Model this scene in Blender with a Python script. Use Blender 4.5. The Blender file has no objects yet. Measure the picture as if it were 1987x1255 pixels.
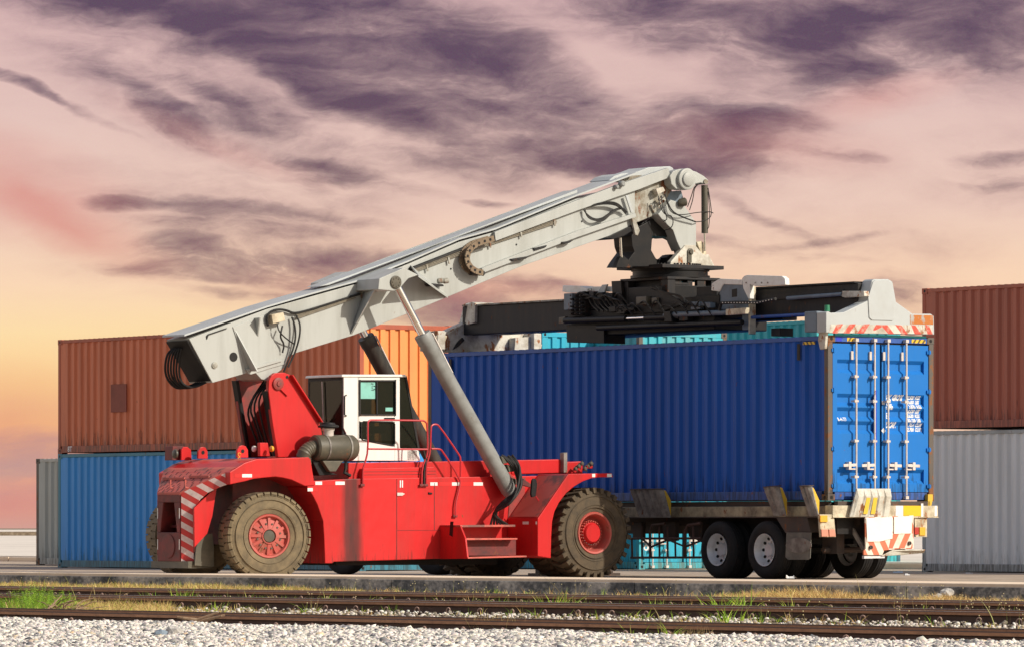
import bpy, bmesh, math, random
import numpy as np
from mathutils import Vector, Matrix
R = math.radians
random.seed(7); np.random.seed(7)
SC = bpy.context.scene
COL = SC.collection

# ------------------------------------------------------------------ camera
F_PX, CX, YH, HC = 10400.0, 993.5, 1022.3, 0.916      # focal length (px of a 1987 px wide frame), centre column, horizon row, eye height
cam = bpy.data.cameras.new('camera'); camo = bpy.data.objects.new('camera', cam); COL.objects.link(camo)
camo.location = (0, 0, HC); camo.rotation_euler = (R(90), 0, 0)
cam.sensor_width = 36; cam.lens = F_PX / 1987 * 36; cam.shift_y = (YH - 627.5) / 1987
cam.clip_start = 1; cam.clip_end = 9000
SC.camera = camo

GLOW = 1.45
# ------------------------------------------------------------------ light
ANG = R(36)                                            # heading of the yard's container rows
w2 = (math.cos(ANG), math.sin(ANG)); d2 = (-math.sin(ANG), math.cos(ANG))
SUN = Vector((-d2[0] + .46 * w2[0], -d2[1] + .46 * w2[1], .68)).normalized()
sl = bpy.data.lights.new('sun', 'SUN'); so = bpy.data.objects.new('sun', sl); COL.objects.link(so)
sl.energy = 3.95; sl.angle = R(.5); sl.color = (1.0, .92, .80)
so.rotation_euler = (-SUN).to_track_quat('-Z', 'Y').to_euler(); so.location = (30, -20, 40)
SC.view_settings.view_transform = 'Standard'; SC.view_settings.look = 'None'
SC.view_settings.exposure = .04; SC.view_settings.gamma = 1; SC.view_settings.use_curve_mapping = False

def lin(c):
    return tuple((v / 255 / 12.92 if v / 255 <= .04045 else ((v / 255 + .055) / 1.055) ** 2.4) for v in c) + (1,)

# ------------------------------------------------------------------ sky (world): evening clouds ahead, clear sky overhead and behind
wd = bpy.data.worlds.new('World'); SC.world = wd; wd.use_nodes = True
nt = wd.node_tree; N = nt.nodes; Lk = nt.links; N.clear()
def nn(t, **k):
    n = N.new(t)
    for a, v in k.items(): setattr(n, a, v)
    return n
def mth(op, a, b=None, c=None, clamp=False):
    n = nn('ShaderNodeMath', operation=op); n.use_clamp = clamp
    for i, v in enumerate((a, b, c)):
        if v is None: continue
        if isinstance(v, (int, float)): n.inputs[i].default_value = v
        else: Lk.new(v, n.inputs[i])
    return n.outputs[0]
def ramp(fac, stops, interp='LINEAR'):
    n = nn('ShaderNodeValToRGB'); Lk.new(fac, n.inputs[0]); cr = n.color_ramp; cr.interpolation = interp
    while len(cr.elements) < len(stops): cr.elements.new(.5)
    for e, (p, c) in zip(cr.elements, stops): e.position = p; e.color = c
    return n.outputs[0]
def mixc(f, a, b):
    n = nn('ShaderNodeMix', data_type='RGBA')
    for i, v in ((0, f), (6, a), (7, b)):
        if isinstance(v, (int, float, tuple)): n.inputs[i].default_value = v
        else: Lk.new(v, n.inputs[i])
    return n.outputs[2]
tc = nn('ShaderNodeTexCoord'); sp = nn('ShaderNodeSeparateXYZ'); Lk.new(tc.outputs['Generated'], sp.inputs[0])
yy = mth('MAXIMUM', sp.outputs[1], .02)
U = mth('MULTIPLY', mth('DIVIDE', sp.outputs[0], yy), 10.4)
V = mth('MULTIPLY', mth('DIVIDE', sp.outputs[2], yy), 10.4)
cb = nn('ShaderNodeCombineXYZ'); Lk.new(U, cb.inputs[0]); Lk.new(V, cb.inputs[1])
def noise(vec, scale, detail=5, rough=.6, off=(0, 0, 0), rot=0, sc=(1, 1, 1), dist=0):
    m = nn('ShaderNodeMapping'); Lk.new(vec, m.inputs[0]); m.inputs[1].default_value = off
    m.inputs[2].default_value = (0, 0, rot); m.inputs[3].default_value = sc
    t = nn('ShaderNodeTexNoise'); Lk.new(m.outputs[0], t.inputs['Vector'])
    t.inputs['Scale'].default_value = scale; t.inputs['Detail'].default_value = detail
    t.inputs['Roughness'].default_value = rough; t.inputs['Distortion'].default_value = dist
    return t
wn = noise(cb.outputs[0], 3.2, 5, .6, rot=R(12), sc=(.7, 1.5, 1))
wv = nn('ShaderNodeVectorMath', operation='SUBTRACT'); Lk.new(wn.outputs['Color'], wv.inputs[0]); wv.inputs[1].default_value = (.5, .5, .5)
ws = nn('ShaderNodeVectorMath', operation='MULTIPLY'); Lk.new(wv.outputs[0], ws.inputs[0]); ws.inputs[1].default_value = (.16, .09, 0)
wa = nn('ShaderNodeVectorMath', operation='ADD'); Lk.new(cb.outputs[0], wa.inputs[0]); Lk.new(ws.outputs[0], wa.inputs[1])
def blobs(lst):
    tot = None
    for (px, py, a, b, ang, s) in lst:
        m = nn('ShaderNodeMapping', vector_type='TEXTURE'); Lk.new(wa.outputs[0], m.inputs[0])
        m.inputs[1].default_value = ((px - CX) / 1000, (YH - py) / 1000, 0)
        m.inputs[2].default_value = (0, 0, R(-ang)); m.inputs[3].default_value = (a * 1.45 / 1000, b * 1.75 / 1000, 1)
        g = nn('ShaderNodeTexGradient', gradient_type='SPHERICAL'); Lk.new(m.outputs[0], g.inputs[0])
        tot = mth('MULTIPLY', g.outputs[1], s) if tot is None else mth('MULTIPLY_ADD', g.outputs[1], s, tot)
    return tot
dark = blobs([(470, 30, 230, 45, 16, 1.1), (700, 50, 220, 50, 12, 1.0), (930, 95, 190, 60, 26, 1.15), (640, 150, 230, 34, 26, .9), (520, 105, 150, 30, 20, .6), (230, 8, 260, 26, 6, .9),
    (735, 200, 130, 24, 24, .8), (1060, 150, 170, 36, 30, .55), (1130, 200, 150, 26, 26, .35), (335, 225, 85, 22, 28, 1.1), (240, 160, 200, 12, 26, .35), (35, 158, 75, 9, 26, 1.2), (130, 205, 110, 6, 22, .35),
    (500, 245, 150, 13, 14, .4), (400, 180, 160, 14, 22, .3),
    (1650, 105, 110, 62, 4, 1.3), (1590, 185, 110, 30, -14, .55), (1880, 75, 150, 48, 10, 1.0), (1330, 55, 230, 44, 8, .6), (1540, 25, 330, 26, 2, .6), (1960, 20, 120, 40, 8, .7), (1470, 140, 130, 34, -20, .35),
    (1400, 235, 150, 26, 4, 1.1), (1330, 275, 130, 26, 0, .8), (1080, 300, 190, 26, 4, .9), (1040, 242, 100, 10, 8, .5), (1310, 330, 130, 22, 8, 1.0), (1620, 305, 70, 8, 4, .8), (1180, 260, 120, 16, 6, .5),
    (1450, 322, 80, 13, 8, .7), (830, 305, 160, 13, 10, .45), (640, 318, 80, 12, 12, .85), (640, 345, 60, 9, 6, .5), (900, 335, 180, 16, 8, .3), (950, 384, 44, 6, 0, 1.0), (740, 355, 110, 10, 8, .3),
    (235, 388, 66, 11, 2, 1.1), (390, 392, 150, 14, 6, .6), (560, 405, 140, 11, 9, .45), (700, 430, 90, 7, 8, .25), (350, 475, 80, 16, 4, .7),
    (430, 515, 170, 20, 3, .7), (650, 505, 150, 22, -2, .9), (560, 540, 170, 16, 5, .6), (480, 570, 120, 8, 6, .35), (330, 530, 100, 10, 5, .4),
    (1965, 298, 100, 12, -5, .9), (1950, 350, 60, 14, 0, .5), (1580, 465, 110, 7, -8, .5), (1470, 415, 120, 8, 22, .3), (1440, 470, 100, 10, 12, .35),
    (1550, 495, 120, 8, 2, .3), (880, 600, 120, 26, 8, .7), (1000, 560, 130, 12, 4, .4), (1750, 560, 60, 16, 4, .5), (40, 905, 200, 50, 3, 1.7)])
fine = noise(wa.outputs[0], 8, 8, .58, rot=R(14), sc=(.42, 1.5, 1), off=(1.3, .4, 0), dist=.4)
rip = noise(wa.outputs[0], 26, 6, .65, rot=R(-22), sc=(.7, 1.7, 1), off=(3.1, .7, 0), dist=.8)
band = noise(wa.outputs[0], 2.6, 7, .62, rot=R(14), sc=(.55, 1.8, 1), off=(5.2, 2.2, 0), dist=.3)
fn = mth('MULTIPLY_ADD', rip.outputs[0], .42, mth('MULTIPLY', fine.outputs[0], 1.38))      # ~.9 mean
mot = noise(wa.outputs[0], 5.0, 5, .52, rot=R(16), sc=(.5, 1.6, 1), off=(7.3, 2.4, 0), dist=.5)
veil = blobs([(520, 70, 480, 120, 14, .5), (820, 150, 300, 90, 24, .4), (1700, 60, 360, 100, 2, .5), (1420, 20, 400, 60, 2, .4), (1300, 285, 330, 66, 4, .5), (480, 500, 320, 66, 4, .42), (380, 220, 360, 60, 24, .3), (420, 390, 330, 50, 6, .3),
              (1560, 480, 300, 60, 0, .22), (800, 320, 360, 50, 8, .3), (920, 600, 320, 70, 4, .4), (1940, 320, 160, 60, 0, .3), (1750, 570, 140, 40, 0, .3)])
veil = mth('MULTIPLY', veil, mth('MULTIPLY', mth('SUBTRACT', band.outputs[0], .30, clamp=True), 4.2))
body = mth('MULTIPLY', dark, mth('MULTIPLY_ADD', mot.outputs[0], 1.7, -.02))
dens = mth('MULTIPLY', mth('ADD', body, veil), mth('MAXIMUM', mth("MULTIPLY_ADD", fn, 2.5, -1.28), .03))
hiV = mth('MULTIPLY', mth('SUBTRACT', V, .40), 1.3, clamp=True)
dens = mth('ADD', dens, mth('MULTIPLY', mth('SUBTRACT', fn, .80), mth('MULTIPLY_ADD', hiV, .16, .05)))
al = mth('SUBTRACT', 1, mth('EXPONENT', mth('MULTIPLY', mth("MAXIMUM", dens, 0.0), -2.0)))
class _O: pass
dn = _O(); dn.outputs = [mth('MULTIPLY', al, mth('MULTIPLY_ADD', fine.outputs[0], .9, .50), clamp=True)]
Vn = mth('MULTIPLY_ADD', V, .93, .04)
clear = ramp(Vn, [(0, lin((196, 158, 150))), (.10, lin((226, 158, 136))), (.20, lin((244, 178, 122))), (.30, lin((252, 204, 142))), (.39, lin((253, 220, 166))),
                  (.48, lin((250, 214, 180))), (.62, lin((236, 202, 186))), (.80, lin((226, 192, 184))), (1, lin((214, 178, 176)))])
cloud = ramp(Vn, [(0, lin((188, 150, 152))), (.2, lin((196, 148, 138))), (.42, lin((146, 104, 108))), (.62, lin((112, 80, 92))), (.82, lin((94, 68, 90))), (1, lin((88, 64, 90)))])
# warmer on the left, paler on the right near the horizon
rightw = mth('MULTIPLY', mth('ADD', U, .62), 1.3, clamp=True)
lowv = mth('SUBTRACT', 1, mth('MULTIPLY', V, 1.8), clamp=True)
clear = mixc(mth('MULTIPLY', rightw, mth('MULTIPLY', lowv, 2, clamp=True)), clear, lin((247, 205, 176)))
thin = ramp(Vn, [(0, lin((206, 156, 146))), (.4, lin((214, 160, 144))), (.7, lin((176, 136, 138))), (1, lin((150, 116, 132)))])
cloud = mixc(mth('MULTIPLY', mth('SUBTRACT', al, .15, clamp=True), 1.9, clamp=True), thin, cloud)
skyc = mixc(dn.outputs[0], clear, cloud)
pink = blobs([(40, 365, 200, 70, 14, .8), (150, 440, 170, 34, 26, .7), (20, 800, 160, 60, 5, .6), (700, 560, 200, 30, 4, .4), (420, 270, 200, 20, 20, .3),
              (1500, 290, 200, 40, 5, .35), (1700, 190, 150, 30, -15, .5), (20, 980, 200, 30, 0, .8), (900, 560, 200, 20, 5, .5)])
skyc = mixc(mth('MULTIPLY', pink, .62, clamp=True), skyc, lin((214, 128, 118)))
gr = noise(cb.outputs[0], 420, 2, .5)
skyc = mixc(.05, skyc, gr.outputs['Color'])
st = nn('ShaderNodeTexSky'); st.sky_type = 'NISHITA'; st.sun_disc = False
st.sun_elevation = math.asin(SUN.z); st.sun_rotation = math.atan2(SUN.x, SUN.y); st.dust_density = 3.0; st.ozone_density = 1.2
sm = nn('ShaderNodeVectorMath', operation='SCALE'); Lk.new(st.outputs[0], sm.inputs[0]); sm.inputs['Scale'].default_value = .078
# evening glow added out of view at left, shaped to light the shaded rows
gdot = nn('ShaderNodeVectorMath', operation='DOT_PRODUCT'); Lk.new(tc.outputs['Generated'], gdot.inputs[0]); gdot.inputs[1].default_value = (-.80, .60, 0)
gl = mth('POWER', mth('MAXIMUM', gdot.outputs['Value'], 0.0), 1.6)
el = mth('ABSOLUTE', sp.outputs[2])
glowc = ramp(el, [(0, (1.0, .66, .42, 1)), (.12, (.95, .74, .58, 1)), (.4, (.62, .58, .60, 1)), (1, (.30, .32, .40, 1))])
gs = nn('ShaderNodeVectorMath', operation='SCALE'); Lk.new(glowc, gs.inputs[0]); Lk.new(mth('MULTIPLY', gl, GLOW), gs.inputs['Scale'])
gA = nn('ShaderNodeVectorMath', operation='ADD'); Lk.new(sm.outputs[0], gA.inputs[0]); Lk.new(gs.outputs[0], gA.inputs[1])
fr = nn('ShaderNodeMapRange', interpolation_type='SMOOTHSTEP'); Lk.new(sp.outputs[1], fr.inputs[0]); fr.inputs[1].default_value = .80; fr.inputs[2].default_value = .95
fl = mixc(fr.outputs[0], gA.outputs[0], skyc)
bg = nn('ShaderNodeBackground'); Lk.new(fl, bg.inputs[0]); bg.inputs[1].default_value = 1.0
ow = nn('ShaderNodeOutputWorld'); Lk.new(bg.outputs[0], ow.inputs[0])

# ------------------------------------------------------------------ frames
class Frame:
    def __init__(s, ox, oy, ang): s.o = (ox, oy); s.a = ang; s.x = (math.cos(ang), math.sin(ang)); s.y = (-math.sin(ang), math.cos(ang))
    def hit(s, px, py, p0, v):
        """local point on the vertical plane through local p0 along local v that lies on pixel (px,py) of the photograph"""
        k = (px - CX) / F_PX
        ax = s.o[0] + p0[0] * s.x[0] + p0[1] * s.y[0]; ay = s.o[1] + p0[0] * s.x[1] + p0[1] * s.y[1]
        bx = v[0] * s.x[0] + v[1] * s.y[0]; by = v[0] * s.x[1] + v[1] * s.y[1]
        t = (k * ay - ax) / (bx - k * by); D = ay + t * by
        return (p0[0] + t * v[0], p0[1] + t * v[1], HC + (YH - py) * D / F_PX)
    def atx(s, px, py, x): return s.hit(px, py, (x, 0), (0, 1))
    def aty(s, px, py, y): return s.hit(px, py, (0, y), (1, 0))
    def world(s, p): return Vector((s.o[0] + p[0] * s.x[0] + p[1] * s.y[0], s.o[1] + p[0] * s.x[1] + p[1] * s.y[1], p[2]))
def scl(px, s): return (px - CX) / s, F_PX / s        # world (x, y) of a column at scale s px per metre

# ------------------------------------------------------------------ mesh builder
class MB:
    def __init__(s): s.v = []; s.f = []
    def add(s, vs, fs):
        b = len(s.v); s.v += [tuple(p) for p in vs]; s.f += [[i + b for i in f] for f in fs]; return s
    def box(s, x0, x1, y0, y1, z0, z1):
        vs = [(x, y, z) for x in (x0, x1) for y in (y0, y1) for z in (z0, z1)]
        return s.add(vs, [(0, 1, 3, 2), (4, 6, 7, 5), (0, 4, 5, 1), (2, 3, 7, 6), (0, 2, 6, 4), (1, 5, 7, 3)])
    def prism(s, pts, off):
        n = len(pts); off = Vector(off); p = [Vector(q) for q in pts]
        return s.add(p + [q + off for q in p], [list(range(n)), list(range(2 * n - 1, n - 1, -1))] + [(i, (i + 1) % n, (i + 1) % n + n, i + n) for i in range(n)])
    def bar(s, a, b, w, h, up=(0, 0, 1)):
        a = Vector(a); b = Vector(b); d = (b - a).normalized(); u = Vector(up)
        r = d.cross(u)
        if r.length < 1e-4: r = d.cross(Vector((1, 0, 0)))
        r.normalize(); u = r.cross(d)
        q = [a + r * i * w / 2 + u * j * h / 2 for i, j in ((-1, -1), (1, -1), (1, 1), (-1, 1))]
        return s.prism(q, b - a)
    def tube(s, pts, r, seg=8, closed=False, smooth=0):
        p = [Vector(q) for q in pts]
        for _ in range(smooth):
            q = [p[0]]
            for i in range(len(p) - 1): q += [p[i].lerp(p[i + 1], .25), p[i].lerp(p[i + 1], .75)]
            q.append(p[-1]); p = q
        n = len(p); rings = []; ref = None
        for i in range(n):
            if closed: t = p[(i + 1) % n] - p[i - 1]
            else: t = p[min(i + 1, n - 1)] - p[max(i - 1, 0)]
            t.normalize()
            if ref is None: ref = t.orthogonal().normalized()
            ref = (ref - t * ref.dot(t))
            if ref.length < 1e-5: ref = t.orthogonal()
            ref.normalize(); u = t.cross(ref); rr = r[i] if isinstance(r, (list, tuple)) else r
            rings.append([p[i] + ref * math.cos(k * 2 * math.pi / seg) * rr + u * math.sin(k * 2 * math.pi / seg) * rr for k in range(seg)])
        vs = [q for g in rings for q in g]; fs = []
        for i in range(n if closed else n - 1):
            j = (i + 1) % n
            fs += [(i * seg + k, i * seg + (k + 1) % seg, j * seg + (k + 1) % seg, j * seg + k) for k in range(seg)]
        if not closed: fs += [list(range(seg))[::-1], [(n - 1) * seg + k for k in range(seg)]]
        return s.add(vs, fs)
    def lathe(s, c, axis, prof, seg=32, close=False, cap=True):
        """prof: (radius, offset along axis)"""
        c = Vector(c); ax = Vector(axis).normalized(); u = ax.orthogonal().normalized(); v = ax.cross(u)
        vs = []; m = len(prof)
        for (r, t) in prof:
            for k in range(seg):
                a = k * 2 * math.pi / seg; vs.append(c + ax * t + (u * math.cos(a) + v * math.sin(a)) * r)
        fs = []
        for i in range(m if close else m - 1):
            j = (i + 1) % m
            fs += [(i * seg + k, i * seg + (k + 1) % seg, j * seg + (k + 1) % seg, j * seg + k) for k in range(seg)]
        if not close and cap:
            if prof[0][0] > 1e-4: fs.append(list(range(seg))[::-1])
            if prof[-1][0] > 1e-4: fs.append([(m - 1) * seg + k for k in range(seg)])
        return s.add(vs, fs)
    def cyl(s, a, b, r, seg=20):
        a = Vector(a); b = Vector(b); return s.lathe(a, b - a, [(r, 0), (r, (b - a).length)], seg)
    def build(s, name, mat, parent=None, bevel=0, smooth=False, segs=2, recalc=True):
        me = bpy.data.meshes.new(name); me.from_pydata(s.v, [], s.f)
        if recalc:
            bm = bmesh.new(); bm.from_mesh(me); bmesh.ops.recalc_face_normals(bm, faces=bm.faces); bm.to_mesh(me); bm.free()
        if mat: me.materials.append(mat)
        o = bpy.data.objects.new(name, me); COL.objects.link(o)
        if parent: o.parent = parent
        if bevel:
            m = o.modifiers.new('bevel', 'BEVEL'); m.width = bevel; m.segments = segs; m.limit_method = 'ANGLE'; m.angle_limit = R(35)
        if smooth:
            me.polygons.foreach_set('use_smooth', [True] * len(me.polygons)); me.set_sharp_from_angle(angle=R(38))
        return o
def thing(name, label, cat, frame=None, loc=None, rz=None, group=None):
    o = bpy.data.objects.new(name, None); COL.objects.link(o); o.empty_display_size = .2
    if frame: o.location = (frame.o[0], frame.o[1], 0); o.rotation_euler = (0, 0, frame.a)
    if loc: o.location = loc
    if rz is not None: o.rotation_euler = (0, 0, rz)
    tag(o, label, cat, group); return o
def tag(o, label=None, cat=None, group=None, kind=None):
    for k, v in (('label', label), ('category', cat), ('group', group), ('kind', kind)):
        if v: o[k] = v
    return o
def place(o, frame):
    o.location = (frame.o[0], frame.o[1], 0); o.rotation_euler = (0, 0, frame.a); return o
def copy_tree(o, parent=None):
    c = o.copy(); COL.objects.link(c); c.parent = parent
    for ch in list(o.children): copy_tree(ch, c)
    return c

# ------------------------------------------------------------------ materials
def mat(name, col, rough=.55, metal=0.0, dirt=(.09, .065, .045), amt=.35, scale=1.6, streak=False, rust=0.0, rustcol=(.20, .07, .025),
        bump=.15, bscale=60, lo=.45, hi=.72, stripes=None, fade=.12, var=.25, coat=0, dent=0.0, spec=.5, scuff=None):
    m = bpy.data.materials.new(name); m.use_nodes = True; t = m.node_tree; nd = t.nodes; lk = t.links
    b = nd['Principled BSDF']; tcn = nd.new('ShaderNodeTexCoord'); src = tcn.outputs['Object']
    def mp(sc): k = nd.new('ShaderNodeMapping'); k.inputs[3].default_value = sc; lk.new(src, k.inputs[0]); return k.outputs[0]
    def nz(v, s, d=6, r=.62):
        k = nd.new('ShaderNodeTexNoise'); lk.new(v, k.inputs['Vector']); k.inputs['Scale'].default_value = s; k.inputs['Detail'].default_value = d; k.inputs['Roughness'].default_value = r; return k.outputs['Fac']
    def mr(v, a, b_, c=0, d=1):
        k = nd.new('ShaderNodeMapRange'); lk.new(v, k.inputs[0]); k.inputs[1].default_value = a; k.inputs[2].default_value = b_; k.inputs[3].default_value = c; k.inputs[4].default_value = d; return k.outputs[0]
    def mx(f, a, c, blend='MIX'):
        k = nd.new('ShaderNodeMix'); k.data_type = 'RGBA'; k.blend_type = blend
        for i, v in ((0, f), (6, a), (7, c)):
            if isinstance(v, (int, float)): k.inputs[i].default_value = v
            elif isinstance(v, tuple): k.inputs[i].default_value = v if len(v) == 4 else v + (1,)
            else: lk.new(v, k.inputs[i])
        return k.outputs[2]
    base = col + (1,) if len(col) == 3 else col
    c = base
    if stripes:
        c2, per, vec, duty = stripes
        dp = nd.new('ShaderNodeVectorMath'); dp.operation = 'DOT_PRODUCT'; lk.new(src, dp.inputs[0]); dp.inputs[1].default_value = vec
        dv = nd.new('ShaderNodeMath'); dv.operation = 'DIVIDE'; lk.new(dp.outputs['Value'], dv.inputs[0]); dv.inputs[1].default_value = per
        frc = nd.new('ShaderNodeMath'); frc.operation = 'FRACT'; lk.new(dv.outputs[0], frc.inputs[0])
        cmpn = nd.new('ShaderNodeMath'); cmpn.operation = 'GREATER_THAN'; lk.new(frc.outputs[0], cmpn.inputs[0]); cmpn.inputs[1].default_value = duty
        c = mx(cmpn.outputs[0], base, c2 + (1,))
    big = nz(mp((1, 1, .6)), .55, 4)
    c = mx(mr(big, .3, .7, 0, var), c, tuple(min(1, v * (1 + fade * 2.5) + fade * .12) for v in base[:3]))
    d = nz(mp((1, 1, .12) if streak else (1, 1, 1)), scale * (2.2 if streak else 1), 9, .68)
    dm = mr(d, lo, hi, 0, amt); c = mx(dm, c, dirt)
    if scuff:                                        # scrapes and grime kicked up along the lower edge
        sz = nd.new('ShaderNodeSeparateXYZ'); lk.new(src, sz.inputs[0]); sc_ = nz(mp((9, 9, .9)), 1.7, 8, .7)
        lowm = mr(sz.outputs[2], .95, .12, 0, .30); ad_ = nd.new('ShaderNodeMath'); ad_.operation = 'ADD'; lk.new(sc_, ad_.inputs[0]); lk.new(lowm, ad_.inputs[1])
        c = mx(mr(ad_.outputs[0], .74, .84, 0, .7), c, scuff)
        sp_ = nz(mp((1, 1, .8)), 14, 6, .7); c = mx(mr(sp_, .71, .74, 0, .6), c, scuff)
    if rust:
        rn = nz(mp((1, 1, .55)), 5.5, 10, .7); rm = mr(rn, .70 - rust * .22, .74 - rust * .2, 0, 1); c = mx(rm, c, rustcol)
        r_ = mr(rm, 0, 1, rough, .85)
    else: r_ = mr(d, .3, .7, max(.02, rough - .08), min(1, rough + .12))
    lk.new(c, b.inputs['Base Color']) if not isinstance(c, tuple) else None
    lk.new(r_, b.inputs['Roughness']); b.inputs['Metallic'].default_value = metal; b.inputs['Coat Weight'].default_value = coat
    b.inputs['Coat Roughness'].default_value = .2; b.inputs['Specular IOR Level'].default_value = spec
    if bump:
        fnz = nz(mp((1, 1, 1)), bscale, 4); bp = nd.new('ShaderNodeBump'); bp.inputs['Strength'].default_value = bump; bp.inputs['Distance'].default_value = .01
        lk.new(fnz, bp.inputs['Height']); last = bp.outputs[0]
        if dent:
            dn_ = nz(mp((1, 1, .7)), 1.3, 3, .5); b2 = nd.new('ShaderNodeBump'); b2.inputs['Strength'].default_value = dent; b2.inputs['Distance'].default_value = .12
            lk.new(dn_, b2.inputs['Height']); lk.new(last, b2.inputs['Normal']); last = b2.outputs[0]
        lk.new(last, b.inputs['Normal'])
    m['src'] = name
    return m
M = {}
M['red'] = mat('red_paint', (.58, .016, .017), .42, amt=.42, dirt=(.16, .03, .02), streak=True, scale=1.2, rust=.12, fade=.06, coat=.05, dent=.12, spec=.3)
M['red_dirty'] = mat('weathered_red_paint', (.40, .03, .025), .6, amt=.75, dirt=(.09, .05, .04), scale=3, lo=.38, hi=.62, rust=.35, fade=.1)
M['deck'] = mat('scuffed_red_deck', (.58, .12, .09), .7, amt=.8, dirt=(.10, .08, .07), scale=1.6, lo=.50, hi=.60, rust=.1, fade=.1)
M['red_dark'] = mat('grimy_red_paint', (.22, .02, .018), .6, amt=.8, dirt=(.03, .02, .018), scale=3, lo=.35, hi=.65, rust=.3)
M['railred'] = mat('red_handrail_paint', (.50, .02, .03), .35, amt=.25, scale=6, coat=.3)
M['boom'] = mat('pale_grey_boom_paint', (.43, .445, .42), .5, amt=.45, dirt=(.20, .20, .165), streak=True, scale=.9, rust=.10, fade=.05, bump=.08, dent=.06)
M['boomtop'] = mat('pale_grey_cover_paint', (.47, .50, .50), .55, amt=.35, dirt=(.30, .27, .22), scale=1.2, rust=.06, fade=.04)
M['boomrust'] = mat('worn_grey_beam_paint', (.42, .42, .37), .6, amt=.85, dirt=(.16, .12, .07), scale=4, lo=.36, hi=.6, rust=.75)
M['dirtywhite'] = mat('chipped_white_paint', (.62, .60, .52), .55, amt=.75, dirt=(.22, .16, .09), scale=4, lo=.42, hi=.68, rust=.65, rustcol=(.32, .12, .04))
M['white'] = mat('white_cab_paint', (.80, .79, .74), .38, amt=.16, dirt=(.5, .42, .32), streak=True, scale=2, rust=.08, coat=.2, bump=.05)
M['black'] = mat('black_greasy_steel', (.010, .010, .011), .5, amt=.5, dirt=(.03, .026, .024), scale=3, lo=.4, hi=.65, rust=.15, spec=.22)
M['dark'] = mat('dark_weathered_steel', (.022, .022, .024), .55, amt=.6, dirt=(.055, .044, .035), scale=3, streak=True, rust=.45, rustcol=(.12, .055, .03), spec=.22)
M['bluegrey'] = mat('blue_grey_steel_paint', (.15, .20, .25), .55, amt=.6, dirt=(.08, .08, .08), scale=3, rust=.35)
M['chrome'] = mat('chromed_rod', (.75, .72, .70), .18, metal=1, amt=.15, bump=0)
M['cylgrey'] = mat('grey_cylinder_paint', (.27, .28, .27), .5, amt=.6, dirt=(.13, .12, .10), scale=3, rust=.15)
M['hose'] = mat('rubber_hose', (.02, .02, .02), .5, amt=.4, dirt=(.08, .07, .06), scale=8, spec=.22)
M['pipe'] = mat('bare_steel_pipe', (.40, .36, .28), .4, metal=.6, amt=.5, scale=8)
M['tyrefront'] = mat('dusty_lugged_rubber', (.065, .050, .033), .95, amt=.7, dirt=(.165, .12, .072), scale=5, lo=.35, hi=.65, bump=.4, bscale=40)
M['tyrerear'] = mat('dusty_worn_rubber', (.125, .098, .060), .95, amt=.75, dirt=(.28, .215, .125), scale=4, lo=.35, hi=.62, bump=.35, bscale=40)
M['tyreblack'] = mat('black_rubber', (.020, .020, .021), .8, amt=.5, dirt=(.06, .05, .045), scale=6, bump=.3, spec=.22)
M['rimred'] = mat('dusty_red_rim', (.50, .09, .07), .6, amt=.6, dirt=(.30, .17, .12), scale=7, rust=.3)
M['rimgrey'] = mat('silver_steel_rim', (.72, .74, .76), .35, metal=.15, amt=.45, dirt=(.40, .36, .30), scale=7, rust=.1)
M['olive'] = mat('sooty_olive_metal', (.075, .068, .048), .5, amt=.6, dirt=(.16, .13, .09), scale=5, rust=.35)
M['cream'] = mat('cream_chassis_paint', (.66, .58, .42), .6, amt=.8, dirt=(.22, .17, .10), scale=4, lo=.42, hi=.68, rust=.45, rustcol=(.34, .16, .07))
M['chassis'] = mat('rusty_chassis_steel', (.06, .045, .038), .75, amt=.7, dirt=(.11, .065, .045), scale=4, rust=.5)
M['yellow'] = mat('yellow_guide_paint', (.72, .46, .03), .55, amt=.3, dirt=(.3, .22, .1), scale=5, rust=.15)
M['ribbed'] = mat('bare_ribbed_steel', (.27, .25, .22), .6, amt=.8, dirt=(.10, .08, .07), scale=6, lo=.36, hi=.62, rust=.5)
M['bar'] = mat('galvanised_bar', (.66, .60, .55), .45, metal=.15, amt=.45, dirt=(.36, .26, .2), scale=7, rust=.2)
M['amber'] = mat('amber_lens', (.85, .42, .03), .25, amt=.2, coat=.5)
M['lensred'] = mat('red_lens', (.45, .03, .02), .25, amt=.2, coat=.5)
M['lensfade'] = mat('faded_pink_lens', (.65, .26, .18), .4, amt=.3)
M['platewhite'] = mat('white_sheet_metal', (.88, .84, .76), .5, amt=.15, dirt=(.6, .4, .2), scale=6, rust=.12)
M['lettering'] = mat('white_stencil_paint', (.82, .82, .80), .6, amt=.3, scale=20, dirt=(.35, .4, .5))
M['hazard_boom'] = mat('red_white_hazard_paint', (.50, .08, .06), .6, stripes=((.62, .57, .47), .24, (.79, 0, -.61), .5), amt=.55, dirt=(.40, .33, .24), scale=5, rust=.3)
M['decal'] = mat('yellow_black_decal', (.75, .48, .02), .5, stripes=((.02, .02, .02), .085, (.8, .8, -.6), .55), amt=.2)
M['glass'] = bpy.data.materials.new('tinted_glass'); M['glass'].use_nodes = True
_t = M['glass'].node_tree; _b = _t.nodes['Principled BSDF']; _b.inputs['Base Color'].default_value = (.015, .022, .018, 1); _b.inputs['Roughness'].default_value = .06
_tr = _t.nodes.new('ShaderNodeBsdfTransparent'); _tr.inputs[0].default_value = (.34, .37, .30, 1); _mx = _t.nodes.new('ShaderNodeMixShader'); _mx.inputs[0].default_value = .42
_t.links.new(_tr.outputs[0], _mx.inputs[1]); _t.links.new(_b.outputs[0], _mx.inputs[2]); _t.links.new(_mx.outputs[0], _t.nodes['Material Output'].inputs[0])
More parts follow.
